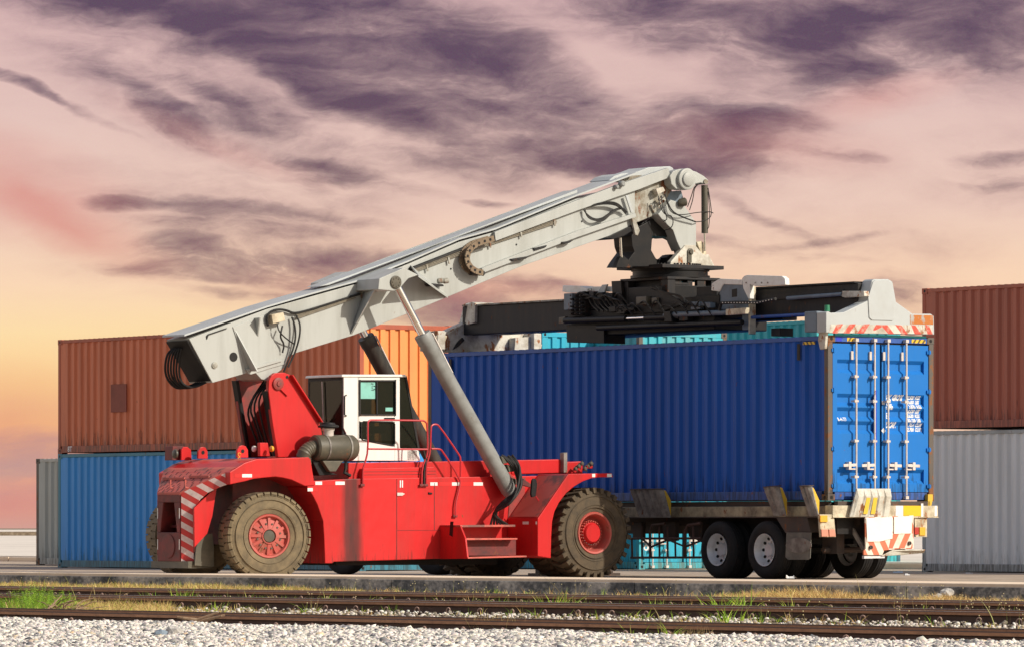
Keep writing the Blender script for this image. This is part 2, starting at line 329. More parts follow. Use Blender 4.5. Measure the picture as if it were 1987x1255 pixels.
def plain(name, col, rough=.7): return mat(name, col, rough, amt=.25, scale=4)

def frame_noise(m, ramp_pts, scale, tex='noise', detail=8, bump=.5, bdist=.02, rough=.95, sc=(1, 1, 1)):
    """ground type material: colour ramp over noise in object space"""
    t = m.node_tree; nd = t.nodes; lk = t.links; b = nd['Principled BSDF']; tcn = nd.new('ShaderNodeTexCoord'); mpn = nd.new('ShaderNodeMapping'); mpn.inputs[3].default_value = sc
    lk.new(tcn.outputs['Object'], mpn.inputs[0])
    a = nd.new('ShaderNodeTexNoise'); a.inputs['Scale'].default_value = scale; a.inputs['Detail'].default_value = detail; a.inputs['Roughness'].default_value = .7; lk.new(mpn.outputs[0], a.inputs['Vector'])
    f = nd.new('ShaderNodeTexNoise'); f.inputs['Scale'].default_value = scale * 14; f.inputs['Detail'].default_value = 4; lk.new(mpn.outputs[0], f.inputs['Vector'])
    ad = nd.new('ShaderNodeMath'); ad.operation = 'MULTIPLY_ADD'; lk.new(f.outputs[0], ad.inputs[0]); ad.inputs[1].default_value = .35; lk.new(a.outputs[0], ad.inputs[2])
    cr = nd.new('ShaderNodeValToRGB'); lk.new(ad.outputs[0], cr.inputs[0])
    while len(cr.color_ramp.elements) < len(ramp_pts): cr.color_ramp.elements.new(.5)
    for e, (p, c) in zip(cr.color_ramp.elements, ramp_pts): e.position = p; e.color = c + (1,)
    lk.new(cr.outputs[0], b.inputs['Base Color']); b.inputs['Roughness'].default_value = rough
    bp = nd.new('ShaderNodeBump'); bp.inputs['Strength'].default_value = bump; bp.inputs['Distance'].default_value = bdist; lk.new(ad.outputs[0], bp.inputs['Height']); lk.new(bp.outputs[0], b.inputs['Normal'])
    return m
def newmat(n): m = bpy.data.materials.new(n); m.use_nodes = True; return m
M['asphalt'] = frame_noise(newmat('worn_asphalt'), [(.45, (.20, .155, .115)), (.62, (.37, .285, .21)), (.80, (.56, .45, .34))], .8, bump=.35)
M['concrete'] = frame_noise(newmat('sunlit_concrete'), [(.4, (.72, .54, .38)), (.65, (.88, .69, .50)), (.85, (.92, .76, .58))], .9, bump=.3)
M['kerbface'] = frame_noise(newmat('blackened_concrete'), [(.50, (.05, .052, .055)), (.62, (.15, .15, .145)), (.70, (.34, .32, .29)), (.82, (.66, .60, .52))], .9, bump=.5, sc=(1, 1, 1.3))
M['farcon'] = frame_noise(newmat('pale_far_concrete'), [(.4, (.55, .49, .41)), (.7, (.78, .71, .62))], .15, bump=.05, sc=(1, 1, 1))
M['soil'] = frame_noise(newmat('track_bed_soil'), [(.4, (.10, .07, .045)), (.65, (.22, .165, .11)), (.85, (.38, .31, .23))], 2.0, bump=.7)

# ------------------------------------------------------------------ ground, yard, kerbs (frame of the tracks)
KA = R(39.5); K = Frame(0, 0, KA)
def sheet(name, x0, x1, y0, y1, z, m, kind='structure'):
    o = MB().add([(x0, y0, z), (x1, y0, z), (x1, y1, z), (x0, y1, z)], [(0, 1, 2, 3)]).build(name, m); place(o, K); return tag(o, kind=kind)
sheet('ground', -3000, 5000, -4000, 5000, -.16, M['soil'])
PK, PF = 53.56, 81.4
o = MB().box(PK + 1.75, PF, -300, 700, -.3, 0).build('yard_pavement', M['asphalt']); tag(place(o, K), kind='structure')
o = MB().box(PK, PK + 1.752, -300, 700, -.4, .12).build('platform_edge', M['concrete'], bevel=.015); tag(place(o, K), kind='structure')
# weathered facing of the platform edge, in cast lengths
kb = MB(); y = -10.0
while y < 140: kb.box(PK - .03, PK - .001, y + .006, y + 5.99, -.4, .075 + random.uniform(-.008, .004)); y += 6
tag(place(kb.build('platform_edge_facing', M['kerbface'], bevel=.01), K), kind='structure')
o = MB().box(PF, PF + 1200, -300, 1500, -.3, .15).build('far_platform', M['farcon']); tag(place(o, K), kind='structure')
fk = MB()
y = 0.0
while y < 300: fk.box(PF - .06, PF - .001, y + .01, y + 3.98, -.2, .13 + random.uniform(-.02, .01)); y += 4
tag(place(fk.build('far_platform_kerb', M['concrete'], bevel=.02), K), kind='structure')
# low block wall at the far side of the far platform
lw = thing('low_wall', 'low grey concrete wall on the horizon at the far left', 'wall', loc=(-60, 500, .15), rz=0)
for i in range(24):
    MB().box(-40 + i * 4.0, -40 + i * 4.0 + 3.9, 0, .3, 0, .37).build('wall_block', M['kerbface'] if i % 5 == 9 else M['soil'], lw, bevel=.02)

# ------------------------------------------------------------------ tracks
M['railtop'] = mat('polished_rail_head', (.45, .42, .42), .3, metal=.7, amt=.3, bump=.05)
M['railbrown'] = mat('rubbed_brown_rail_side', (.34, .155, .07), .5, metal=.2, amt=.5, dirt=(.16, .08, .045), scale=8)
M['rail'] = mat('rusty_rail_steel', (.085, .040, .024), .75, amt=.6, dirt=(.035, .018, .012), scale=6, rust=.2, bump=.3)
def rail_profile(x, zt, h=.155):
    return [(x - .065, zt - h), (x + .065, zt - h), (x + .065, zt - h + .012), (x + .012, zt - h + .03), (x + .009, zt - .05), (x + .034, zt - .038), (x + .034, zt - .006), (x + .028, zt),
            (x - .028, zt), (x - .034, zt - .006), (x - .034, zt - .038), (x - .009, zt - .05), (x - .012, zt - h + .03), (x - .065, zt - h + .012)]
ZR = .016
clip_base = None
def make_track(p, zr, y0, y1, label, shiny, clipy):
    global clip_base
    t = thing('railway_track', label, 'railway track', K, group='railway tracks beside the yard')
    for dx in (0, 1.07):
        ra = MB().prism([(a, y0, b) for a, b in rail_profile(p + dx, zr)], (0, y1 - y0, 0)).build('rail', M['rail'], t)
        MB().box(p + dx - .022, p + dx + .022, y0, y1, zr + .0005, zr + .003).build('rail_head', M['railtop'] if shiny else M['rail'], ra)
        MB().box(p + dx - .0345, p + dx - .0342, y0, y1, zr - .036, zr - .008).build('rail_gauge_face', M['railbrown'], ra)
    for k in range(int((y1 - y0) / .6)):
        MB().box(p - .45, p + 1.52, y0 + k * .6 - .1 + .3, y0 + k * .6 + .1 + .3, zr - .30, zr - .157).build('sleeper', M['concrete'], t) if False else None
    y = math.ceil(clipy[0] / .6) * .6
    while y < clipy[1]:
        if clip_base is None:
            cl = MB(); c = Vector((0, 0, 0))
            cl.tube([(-.0 + .0, .036 * math.cos(a), .036 * math.sin(a)) for a in [i * 2 * math.pi / 12 for i in range(12)]], .0085, 6, closed=True)
            cl.tube([(0, -.03, .0), (-.01, -.07, -.022), (-.02, -.11, -.035)], .0085, 6)
            clip_base = cl.build('rail_clip', M['clip'], t); q = clip_base
        else:
            q = clip_base.copy(); COL.objects.link(q); q.parent = t
        q.location = (p - .078, y, zr - .155 + .058 + random.uniform(-.004, .004)); q.rotation_euler = (0, 0, R(random.uniform(-14, 14)))
        y += .6
    return t
M['clip'] = mat('rusty_spring_clip', (.42, .27, .21), .7, amt=.4, scale=9, dirt=(.12, .07, .05))
def DX0(yp, h): return F_PX * h / yp * K.x[1]          # perpendicular distance of a line seen at yp px below the horizon at the centre column
T3, T2, T1 = DX0(182.6, .9), DX0(148.3, .9), DX0(131.6, .9)
make_track(T3, ZR, 10, 150, 'railway track nearest the camera, along the white gravel', False, (T3 * .96, T3 * 1.52))
make_track(T2, ZR, 15, 170, 'middle railway track with bright rail tops between weeds', True, (T2 * .96, T2 * 1.52))
make_track(T1, ZR, 20, 190, 'railway track running along the foot of the concrete platform edge', True, (T1 * .96, T1 * 1.5))

# ------------------------------------------------------------------ gravel (stones as one mesh of 'stuff')
M['stone'] = newmat('pale_ballast_stone')
def stone_mat(m, pts):
    t = m.node_tree; nd = t.nodes; lk = t.links; b = nd['Principled BSDF']
    a = nd.new('ShaderNodeAttribute'); a.attribute_name = 'tint'; cr = nd.new('ShaderNodeValToRGB'); lk.new(a.outputs['Fac'], cr.inputs[0])
    while len(cr.color_ramp.elements) < len(pts): cr.color_ramp.elements.new(.5)
    for e, (p, c) in zip(cr.color_ramp.elements, pts): e.position = p; e.color = c + (1,)
    tcn = nd.new('ShaderNodeTexCoord'); nz = nd.new('ShaderNodeTexNoise'); nz.inputs['Scale'].default_value = 45; nz.inputs['Detail'].default_value = 5; lk.new(tcn.outputs['Object'], nz.inputs['Vector'])
    mx = nd.new('ShaderNodeMix'); mx.data_type = 'RGBA'; mx.blend_type = 'MULTIPLY'; mx.inputs[0].default_value = .45; lk.new(cr.outputs[0], mx.inputs[6]); lk.new(nz.outputs['Color'], mx.inputs[7])
    cr2 = nd.new('ShaderNodeMix'); cr2.data_type = 'RGBA'; cr2.blend_type = 'MULTIPLY'; cr2.inputs[0].default_value = 1; lk.new(mx.outputs[2], cr2.inputs[6]); cr2.inputs[7].default_value = (1.28, 1.28, 1.28, 1)
    lk.new(cr2.outputs[2], b.inputs['Base Color']); b.inputs['Roughness'].default_value = .85
stone_mat(M['stone'], [(0, (.10, .10, .11)), (.14, (.26, .25, .25)), (.28, (.54, .50, .45)), (.6, (.80, .735, .65)), (.96, (.90, .845, .76)), (.985, (.70, .46, .22)), (1, (.5, .52, .56))])
M['stone2'] = newmat('dusty_track_stone'); stone_mat(M['stone2'], [(0, (.10, .08, .06)), (.25, (.26, .21, .16)), (.5, (.52, .46, .39)), (.8, (.74, .69, .62)), (1, (.80, .76, .70))])
ICO = None
def stones(name, pts, sizes, m, flat=.75):
    """pts Nx3 world positions"""
    global ICO
    if ICO is None:
        bm = bmesh.new(); bmesh.ops.create_icosphere(bm, subdivisions=1, radius=1)
        ICO = (np.array([v.co[:] for v in bm.verts]), np.array([[v.index for v in f.verts] for f in bm.faces])); bm.free()
    n = len(pts); V0, F0 = ICO; nv = len(V0)
    ax = np.random.normal(size=(n, 3)); ax /= np.linalg.norm(ax, axis=1)[:, None]; an = np.random.uniform(0, 2 * np.pi, n)
    Kx = np.zeros((n, 3, 3)); Kx[:, 0, 1] = -ax[:, 2]; Kx[:, 0, 2] = ax[:, 1]; Kx[:, 1, 0] = ax[:, 2]; Kx[:, 1, 2] = -ax[:, 0]; Kx[:, 2, 0] = -ax[:, 1]; Kx[:, 2, 1] = ax[:, 0]
    Rm = np.eye(3) + np.sin(an)[:, None, None] * Kx + (1 - np.cos(an))[:, None, None] * (Kx @ Kx)
    v = V0[None] * np.random.uniform(.60, 1.18, (n, nv, 1)) * np.random.uniform(.45, 1.25, (n, 1, 3))
    v = np.einsum('nij,nkj->nki', Rm, v) * sizes[:, None, None]; v[:, :, 2] *= flat
    v += pts[:, None, :]; f = F0[None] + (np.arange(n) * nv)[:, None, None]
    me = bpy.data.meshes.new(name); me.vertices.add(n * nv); me.vertices.foreach_set('co', v.astype(np.float32).ravel())
    nf = n * len(F0); me.loops.add(nf * 3); me.loops.foreach_set('vertex_index', f.astype(np.int32).ravel()); me.polygons.add(nf)
    me.polygons.foreach_set('loop_start', np.arange(nf, dtype=np.int32) * 3); me.polygons.foreach_set('loop_total', np.full(nf, 3, np.int32)); me.update(calc_edges=True)
    at = me.attributes.new('tint', 'FLOAT', 'POINT'); at.data.foreach_set('value', np.repeat(np.random.uniform(0, 1, n), nv).astype(np.float32))
    me.materials.append(m); o = bpy.data.objects.new(name, me); COL.objects.link(o); return tag(o, kind='stuff')
def kworld(x, y, z): return np.stack([x * K.x[0] + y * K.y[0], x * K.x[1] + y * K.y[1], z], axis=1)
def scatter(x0, x1, dens, zf, pad=.012):
    """random points of the strip x0..x1 (track frame) that fall into the picture, plus a margin"""
    y0, y1 = x0 * .90, x1 * 1.60; n = int((x1 - x0) * (y1 - y0) * dens)
    x = np.random.uniform(x0, x1, n); y = np.random.uniform(y0, y1, n); z = zf(x, y)
    P = kworld(x, y, z); k = P[:, 0] / P[:, 1]; ok = np.abs(k) < .0955 + pad; return P[ok], x[ok], y[ok]
def zmound(x, y):
    u = np.clip((T3 - .10 - x) / .9, 0, 1)
    return -.115 + .055 * np.sin(u * np.pi / 2) + .012 * np.sin(y * 2.1) * np.sin(x * 3.3) + np.random.uniform(-.012, .012, len(x))
P, x, y = scatter(T3 - 9.4, T3 - .08, 1150, zmound)
stones('ballast', P, np.random.gamma(5, .0040, len(P)).clip(.010, .052), M['stone'])
bs = MB().add([(T3 - 18, 0, -.10), (T3 - .9, 0, -.10), (T3 - .2, 0, -.135), (T3 - .2, 160, -.135), (T3 - .9, 160, -.10), (T3 - 18, 160, -.10)], [(0, 1, 4, 5), (1, 2, 3, 4)])
tag(place(bs.build('ballast_bed', M['soil'], recalc=False), K), kind='structure')
# between the nearest and the middle track and further back: sparser stones
P, x, y = scatter(T3 + 1.15, T2 - .06, 66, lambda x, y: -.125 + np.clip((x - T2 + 1.5) / 1.5, 0, 1) * .03 + np.random.uniform(-.01, .01, len(x)))
kk = (P[:, 0] / P[:, 1]) * F_PX + CX; keep = np.random.uniform(0, 1, len(P)) < np.clip((kk - 260) / 260, .05, 1); P = P[keep]
stones('track_stones', P, np.random.gamma(7, .0034, len(P)).clip(.012, .045), M['stone2'])
P, x, y = scatter(T2 + .1, T1 + .9, 16, lambda x, y: -.135 + np.random.uniform(-.01, .01, len(x)))
stones('scattered_stones', P, np.random.gamma(9, .0030, len(P)).clip(.014, .05), M['stone2'])
#@@NEXT
# ------------------------------------------------------------------ containers
def corr(axis, a0, a1, z0, z1, face, depth, sgn, pitch=.278, flat=.072, slope=.068, rows=1):
    """corrugated sheet: runs along local axis ('x' or 'y'), outer plane at `face`, valleys go inward by depth*sgn"""
    u = [a0]; h = [0.0]; p = a0 + .05
    while p + pitch < a1 - .04:
        for du, hh in ((0, 0), (slope, 1), (slope + flat, 1), (2 * slope + flat, 0)): u.append(p + du); h.append(hh)
        p += pitch
    u.append(a1); h.append(0.0); vs = []; fs = []
    for k in range(rows + 1):
        z = z0 + (z1 - z0) * k / rows
        for a, b in zip(u, h):
            f = face + b * depth * sgn
            vs.append((f, a, z) if axis == 'y' else (a, f, z))
    n = len(u)
    for k in range(rows):
        for i in range(n - 1): fs.append((k * n + i, k * n + i + 1, (k + 1) * n + i + 1, (k + 1) * n + i))
    return MB().add(vs, fs)
def casting(x0, x1, y0, y1, z0, z1, holes):
    m = MB().box(x0, x1, y0, y1, z0, z1)
    return m
HOLE = M['black']
def container(name, label, F, z0, H, L, side, frame, post=None, end='panel', group=None, endmat=None, W=2.44):
    t = thing(name, label, 'shipping container', F, loc=(F.o[0], F.o[1], z0), rz=F.a, group=group)
    endmat = endmat or side
    fr = MB()
    for x in (0, W - .12):
        for y in (0, L - .12): MB().box(x + .006, x + .114, y + .006, y + .114, .118, H - .118).build('corner_post', post or frame, t, bevel=.008)
    rl = MB()
    rl.box(.004, .07, .178, L - .178, H - .085, H - .012); rl.box(W - .07, W - .004, .178, L - .178, H - .085, H - .012)
    rl.box(.004, .06, .178, L - .178, .02, .17); rl.box(W - .06, W - .004, .178, L - .178, .02, .17)
    rl.box(.162, W - .162, .006, .07, H - .11, H - .012); rl.box(.162, W - .162, L - .07, L - .006, H - .11, H - .012)
    rl.box(.162, W - .162, .006, .07, .02, .15); rl.box(.162, W - .162, L - .07, L - .006, .02, .15)
    rl.build('frame_rail', frame, t, bevel=.006)
    for x in (0, W - .162):
        for y in (0, L - .178):
            for z in (0, H - .118):
                c = MB().box(x, x + .162, y, y + .178, z, z + .118).build('corner_casting', post or frame, t, bevel=.008)
                hb = MB()
                if x == 0: hb.lathe((-.0015, y + .089, z + .059), (1, 0, 0), [(.030, 0), (.030, .003)], 12)
                if y == 0: hb.lathe((x + .081, -.0015, z + .059), (0, 1, 0), [(.032, 0), (.032, .003)], 12)
                if hb.v: hb.build('casting_hole', HOLE, c)
    corr('y', .115, L - .115, .171, H - .086, .012, .036, 1).build('side_panel', side, t)
    corr('y', .115, L - .115, .171, H - .086, W - .012, .036, -1).build('side_panel', side, t)
    corr('x', .115, W - .115, .151, H - .111, L - .012, .04, -1, .25).build('end_panel', endmat, t)
    # roof: slightly crowned sheet with cross corrugations
    vs = []; fs = []; n = 0; y = .1
    while y < L - .1:
        for dy, h in ((0, 0), (.05, .018), (.12, .018), (.17, 0)):
            vs += [(.05, min(y + dy, L - .08), H - .022 + h), (W - .05, min(y + dy, L - .08), H - .022 + h)]; n += 1
        y += .21
    for i in range(n - 1): fs.append((2 * i, 2 * i + 1, 2 * i + 3, 2 * i + 2))
    MB().add(vs, fs).build('roof', side, t)
    MB().box(.06, W - .06, .08, L - .08, .03, .09).build('floor', M['chassis'], t)
    if end == 'panel':
        corr('x', .115, W - .115, .151, H - .111, .014, .042, 1, .25, .085, .02).build('end_panel', endmat, t)
    return t
def cmat(n, col, **k): return mat(n, col, k.pop('rough', .55), amt=k.pop('amt', .5), streak=True, scale=k.pop('scale', 1.1), rust=k.pop('rust', .16), scuff=k.pop('scuff', tuple(v * .38 for v in k.get('dirt', (.1, .1, .1)))), var=.5, dent=k.pop('dent', .12), fade=k.pop('fade', .08), bump=.05, **k)
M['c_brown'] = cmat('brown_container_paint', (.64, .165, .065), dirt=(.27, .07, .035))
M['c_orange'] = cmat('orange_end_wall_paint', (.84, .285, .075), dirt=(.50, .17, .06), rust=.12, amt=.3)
M['c_brown2'] = cmat('red_brown_container_paint', (.46, .12, .06), dirt=(.30, .085, .05))
M['c_brownf'] = cmat('brown_frame_paint', (.42, .085, .035), dirt=(.12, .06, .04), rust=.5)
M['c_blue'] = cmat('shaded_blue_side_paint', (.004, .086, .43), dirt=(.003, .054, .26), spec=.25)  # side blue set darker than the doors to carry its shade
M['c_door'] = cmat('sunlit_blue_door_paint', (.008, .165, .54), dirt=(.03, .16, .40), amt=.4, rust=.10, fade=.03, spec=.25)  # same blue, brightened for the sun on the doors
M['c_navyf'] = cmat('navy_frame_paint', (.02, .09, .36), dirt=(.02, .06, .15), rust=.35)
M['c_post'] = cmat('rusty_post_paint', (.10, .085, .07), dirt=(.09, .05, .03), rust=.85, rustcol=(.22, .09, .035))
M['c_azure'] = cmat('azure_container_paint', (.030, .30, .74), dirt=(.02, .20, .50), rust=.06, scuff=(.02, .16, .30))
M['c_teal'] = cmat('teal_frame_paint', (.03, .20, .28), dirt=(.03, .12, .16), rust=.3)
M['c_grey'] = cmat('light_grey_container_paint', (.82, .84, .78), dirt=(.60, .60, .55), rust=.05, scuff=(.55, .54, .48))
M['c_greyf'] = cmat('grey_frame_paint', (.44, .46, .42), dirt=(.2, .18, .14), rust=.4)
M['c_grey2'] = cmat('stained_grey_container_paint', (.40, .44, .41), dirt=(.26, .24, .18), rust=.2)
M['c_cyan'] = cmat('cyan_container_paint', (.010, .36, .52), dirt=(.06, .32, .36), rust=.16)
M['c_cyan2'] = cmat('pale_cyan_container_paint', (.03, .38, .46), dirt=(.24, .32, .25), rust=.3)
M['c_tealside'] = cmat('teal_container_paint', (.03, .36, .40), dirt=(.03, .26, .30), rust=.05)

def origin_at(px, s): x, y = scl(px, s); return Frame(x, y, ANG)
# the container on the trailer: corner A
T = origin_at(1606.5, 110.8); ZC, HCN = 1.382, 2.896
TG = 'stacked containers'
Fl = origin_at(698, 92.6)
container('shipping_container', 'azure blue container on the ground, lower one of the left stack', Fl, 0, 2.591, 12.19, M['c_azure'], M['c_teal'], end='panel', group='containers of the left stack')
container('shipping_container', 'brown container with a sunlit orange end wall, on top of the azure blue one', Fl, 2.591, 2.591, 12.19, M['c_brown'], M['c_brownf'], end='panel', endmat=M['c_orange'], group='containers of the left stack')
Fr_ = origin_at(1788.5, 94.2)
Fr = Frame(Fr_.o[0] - 12.19 * Fr_.y[0], Fr_.o[1] - 12.19 * Fr_.y[1], ANG)
container('shipping_container', 'light grey container on the ground at the right edge behind the trailer', Fr, 0, 2.896, 12.19, M['c_grey'], M['c_greyf'], end='panel', group='containers of the right stack')
container('shipping_container', 'red brown container standing on the light grey one at the right edge', Fr, 2.925, 2.896, 12.19, M['c_brown2'], M['c_brown2'], post=M['c_brownf'], end='panel', group='containers of the right stack')
Fg_ = origin_at(69.5, 79.5)
Fg = Frame(Fg_.o[0] - 12.19 * Fg_.y[0], Fg_.o[1] - 12.19 * Fg_.y[1], ANG)
container('shipping_container', 'rust streaked grey container, narrow strip at far left behind the azure blue one', Fg, 0, 2.591, 12.19, M['c_grey2'], M['c_greyf'], post=M['c_post'], end='panel')

# ---- door end of a container
def doors(t, m, frame, H, W=2.44, band=((.16, .40), (.44, .68), (.72, .96)), detail=True, bars=(.36, .80, 1.16, 1.60), barm=None, text=None, gasket=None):
    barm = barm or M['bar']; gasket = gasket or M['c_post']
    zb, zt = .16, H - .14
    def off(z):                                     # recess depth of the door skin at height z
        for (a, b) in band:
            if a <= z <= b:
                e = .065
                if z < a + e: return .06 * (z - a) / e
                if z > b - e: return .06 * (b - z) / e
                return .06
        return 0.0
    zs = sorted({zb, zt} | {v for a, b in band for v in (a, a + .065, b - .065, b)})
    MB().box(.115, W - .115, .098, .112, .14, H - .1).build('door_seal', gasket, t)
    res = []
    for (xa, xb) in ((.125, W / 2 - .022), (W / 2 + .022, W - .125)):
        p = MB(); ia, ib = xa + .10, xb - .10
        for x0, x1, rec in ((xa, ia, 0), (ib, xb, 0), (ia, ib, 1)):
            vs = []
            for z in zs: vs += [(x0, .018 + rec * off(z), z), (x1, .018 + rec * off(z), z)]
            p.add(vs, [(2 * i, 2 * i + 1, 2 * i + 3, 2 * i + 2) for i in range(len(zs) - 1)])
        for xx in (ia, ib):                          # slanted cheeks closing the recesses
            for (a, b) in band:
                p.add([(xx, .018, a), (xx, .078, a + .065), (xx, .078, b - .065), (xx, .018, b)], [(0, 1, 2, 3)])
        p.box(xa, xb, .080, .096, zb, zt)
        d = p.build('door', m, t, recalc=False); res.append(d)
        if detail:
            hx = xa if xa < W / 2 else xb
            for z in (zb + .1, zb + .75, zt - .82, zt - .12):
                MB().box(hx - .045, hx + .045, -.012, .02, z - .03, z + .03).tube([(hx, -.014, z - .045), (hx, -.014, z + .045)], .016, 8).build('hinge', m, d, bevel=.005)
    for i, bx in enumerate(bars):
        d = res[0] if bx < W / 2 else res[1]
        b = MB().tube([(bx, -.055, .10), (bx, -.055, H - .065)], .018, 10)
        bo = b.build('locking_bar', barm, d, smooth=True)
        g = MB()
        for z in (.06, H - .075): g.box(bx - .035, bx + .035, -.085, -.0, z - .028, z + .028)
        if detail:
            for z in (.42, 1.05, 1.75, 2.18):
                g.box(bx - .07, bx + .045, -.072, .016, z - .018, z + .018); g.tube([(bx - .055, -.082, z - .03), (bx - .055, -.082, z + .03)], .014, 8)
            g.box(bx - .085, bx - .03, -.02, .016, H - .42, H - .27)
        g.build('bar_guide', barm, d, bevel=.004)
        if detail:
            z = .62; sg = -1 if i < 2 else 1; x1 = bx + sg * .30
            h = MB().bar((bx + sg * .015, -.072, z + .01), (x1, -.062, z), .018, .05); h.box(min(bx, bx + sg * .15) - .0, max(bx, bx + sg * .15), -.058, .016, z - .075, z - .05)
            h.box(bx + sg * .16 - .03, bx + sg * .16 + .03, -.082, .016, z - .075, z + .065)
            h.build('door_handle', barm, d, bevel=.004)
    return res, off
def lettering(parent, body, size, x, z, m, F=None, y=-.004, off=None, shear=0, name='lettering', align='LEFT', sx=1, bold=0.006, normal='y'):
    cu = bpy.data.curves.new('lettering', 'FONT'); cu.body = body; cu.size = size; cu.shear = shear; cu.align_x = align; cu.offset = bold; cu.resolution_u = 3; cu.fill_mode = 'FRONT'
    o = bpy.data.objects.new('tmp', cu); COL.objects.link(o); dg = bpy.context.evaluated_depsgraph_get(); dg.update()
    me = bpy.data.meshes.new_from_object(o.evaluated_get(dg)); bpy.data.objects.remove(o); bpy.data.curves.remove(cu)
    bm = bmesh.new(); bm.from_mesh(me)
    if off:                                          # cut so the paint can follow the pressed recesses
        for zc in off[1]: bmesh.ops.bisect_plane(bm, geom=bm.verts[:] + bm.edges[:] + bm.faces[:], plane_co=(0, zc - z, 0), plane_no=(0, 1, 0))
    for v in bm.verts:
        X, Z = v.co.x * sx + x, v.co.y + z; v.co = (X, y + (off[0](Z) if off else 0), Z) if normal == 'y' else (y, -X, Z)
    bm.to_mesh(me); bm.free(); me.materials.clear(); me.materials.append(m)
    ob = bpy.data.objects.new(name, me); COL.objects.link(ob); ob.parent = parent; return ob

TT = Frame(T.o[0], T.o[1], ANG)
cb_ = container('shipping_container', 'long blue container, its side shaded dark and its doors sunlit, riding on the trailer', TT, ZC, HCN, 12.19, M['c_blue'], M['c_navyf'], post=M['c_post'], end='door')
bands = tuple((a, b) for a, b in ((.30, .56), (1.18, 1.40), (1.42, 1.64), (1.66, 1.88), (2.24, 2.48)))
(dl, dr), off = doors(cb_, M['c_door'], M['c_navyf'], HCN, band=bands, bars=(.60, 1.02, 1.33, 1.75))
zc = sorted({v for a, b in bands for v in (a, a + .065, b - .065, b)})
rows = [('MAX. GROSS', '32.500', 'KGS'), ('', '71.650', 'LBS'), ('TARE', '3.870', 'KGS'), ('', '8.530', 'LBS'), ('NET', '28.630', 'KGS'), ('', '63.120', 'LBS'), ('CU.CAP.', '76.4', 'CU.M'), ('', '2.700', 'CU.FT')]
z = 1.80
for i, (a, b, c) in enumerate(rows):
    sh = .28 if i % 2 else 0
    if a: lettering(dr, a, .135, 1.32, z - .02, M['lettering'], off=(off, zc), sx=.56, y=.0145, bold=.007)
    lettering(dr, b, .085, 2.02, z, M['lettering'], off=(off, zc), sx=.78, y=.0145, align='RIGHT', shear=sh, bold=.004)
    lettering(dr, c, .085, 2.05, z, M['lettering'], off=(off, zc), sx=.70, y=.0145, shear=sh, bold=.004)
    z -= .0805
lettering(dl, '8-4-77', .09, .24, 1.40, M['lettering'], off=(off, zc), sx=.85, y=.0145, bold=.002)
# header decals, bright repaint patches
MB().box(.44, .66, .003, .005, HCN - .098, HCN - .035).build('hazard_decal', M['decal'], cb_)
MB().box(1.92, 2.24, .003, .005, HCN - .098, HCN - .035).build('hazard_decal', M['decal'], cb_)
M['patchblue'] = mat('ultramarine_touch_up', (.012, .03, .50), .5, amt=.2)
MB().box(.19, .32, .0025, .0045, HCN - .10, HCN - .02).build('paint_patch', M['patchblue'], cb_)
MB().box(1.06, 1.12, .0145, .0165, .98, 1.95).build('paint_patch', M['patchblue'], dl)
MB().box(1.245, 1.31, .0145, .0165, 1.70, 1.76).build('sticker', M['lettering'], dr)
MB().prism([(1.28, .0145, 1.19), (1.33, .0145, 1.24), (1.28, .0145, 1.29), (1.23, .0145, 1.24)], (0, .002, 0)).build('sticker', M['lettering'], dr)
MB().box(.0005, .003, .35, .70, HCN - .15, HCN - .10).build('hazard_decal', M['decal'], cb_)
MB().box(.0, .011, .78, .86, HCN - .42, HCN - .13).build('vent', M['dark'], cb_, bevel=.003)
MB().box(.0, .011, 11.4, 11.48, HCN - .42, HCN - .13).build('vent', M['dark'], cb_, bevel=.003)
MB().box(.17, 2.27, .012, .06, HCN - .012, HCN + .03).build('roof_edge', M['c_tealside'], cb_, bevel=.006)
ctop = [o for o in bpy.data.objects if o.get('label', '').startswith('brown container')][0]
ya, yb = Fl.atx(245, 770, -.002)[1], Fl.atx(215, 770, -.002)[1]
MB().box(-.003, .0105, ya, yb, Fl.atx(230, 799, 0)[2] - 2.591, Fl.atx(230, 745, 0)[2] - 2.591).build('repair_patch', mat('dark_brown_patch', (.26, .06, .035), .7, amt=.5), ctop)
lettering(ctop, '8T', .17, -11.75, .045, M['lettering'], y=-.002, normal='x', bold=.003)
TOPZ = ZC + HCN

# cyan containers behind the trailer, door ends to the camera
Fc1 = origin_at(1240, 89.3); Fc2 = origin_at(1052, 88.9)
c1 = container('shipping_container', 'pale cyan container with rusty corner castings, above the blue container right of bright cyan neighbour', Fc1, 2.591, 2.591, 12.19, M['c_cyan2'], M['c_cyan2'], post=M['c_post'], end='panel', group='cyan containers behind the trailer')
c2 = container('shipping_container', 'cyan container on the ground, door end seen through the trailer side guard', Fc1, 0, 2.591, 12.19, M['c_cyan'], M['c_cyan2'], end='door', group='cyan containers behind the trailer')
(a_, b_), of_ = doors(c2, M['c_cyan'], M['c_cyan2'], 2.591, band=((.9, 1.3), (1.4, 1.8)), bars=(.03 + .30, .72, 1.35, 1.80))
lettering(a_, 'OLI', .16, .14, .42, M['lettering'], y=.0145, bold=.01)
c3 = container('shipping_container', 'bright cyan container, upper one behind the left end of the blue container', Fc2, 2.591, 2.591, 12.19, M['c_cyan'], M['c_cyan'], end='panel', group='cyan containers behind the trailer')
c4 = container('shipping_container', 'cyan container on the ground mostly hidden behind the front wheel of the red lifting truck', Fc2, 0, 2.591, 12.19, M['c_cyan'], M['c_cyan2'], end='door', group='cyan containers behind the trailer')
doors(c4, M['c_cyan'], M['c_cyan2'], 2.591, band=((.9, 1.3),), bars=(.33, .80, 1.42, 1.90), detail=False)
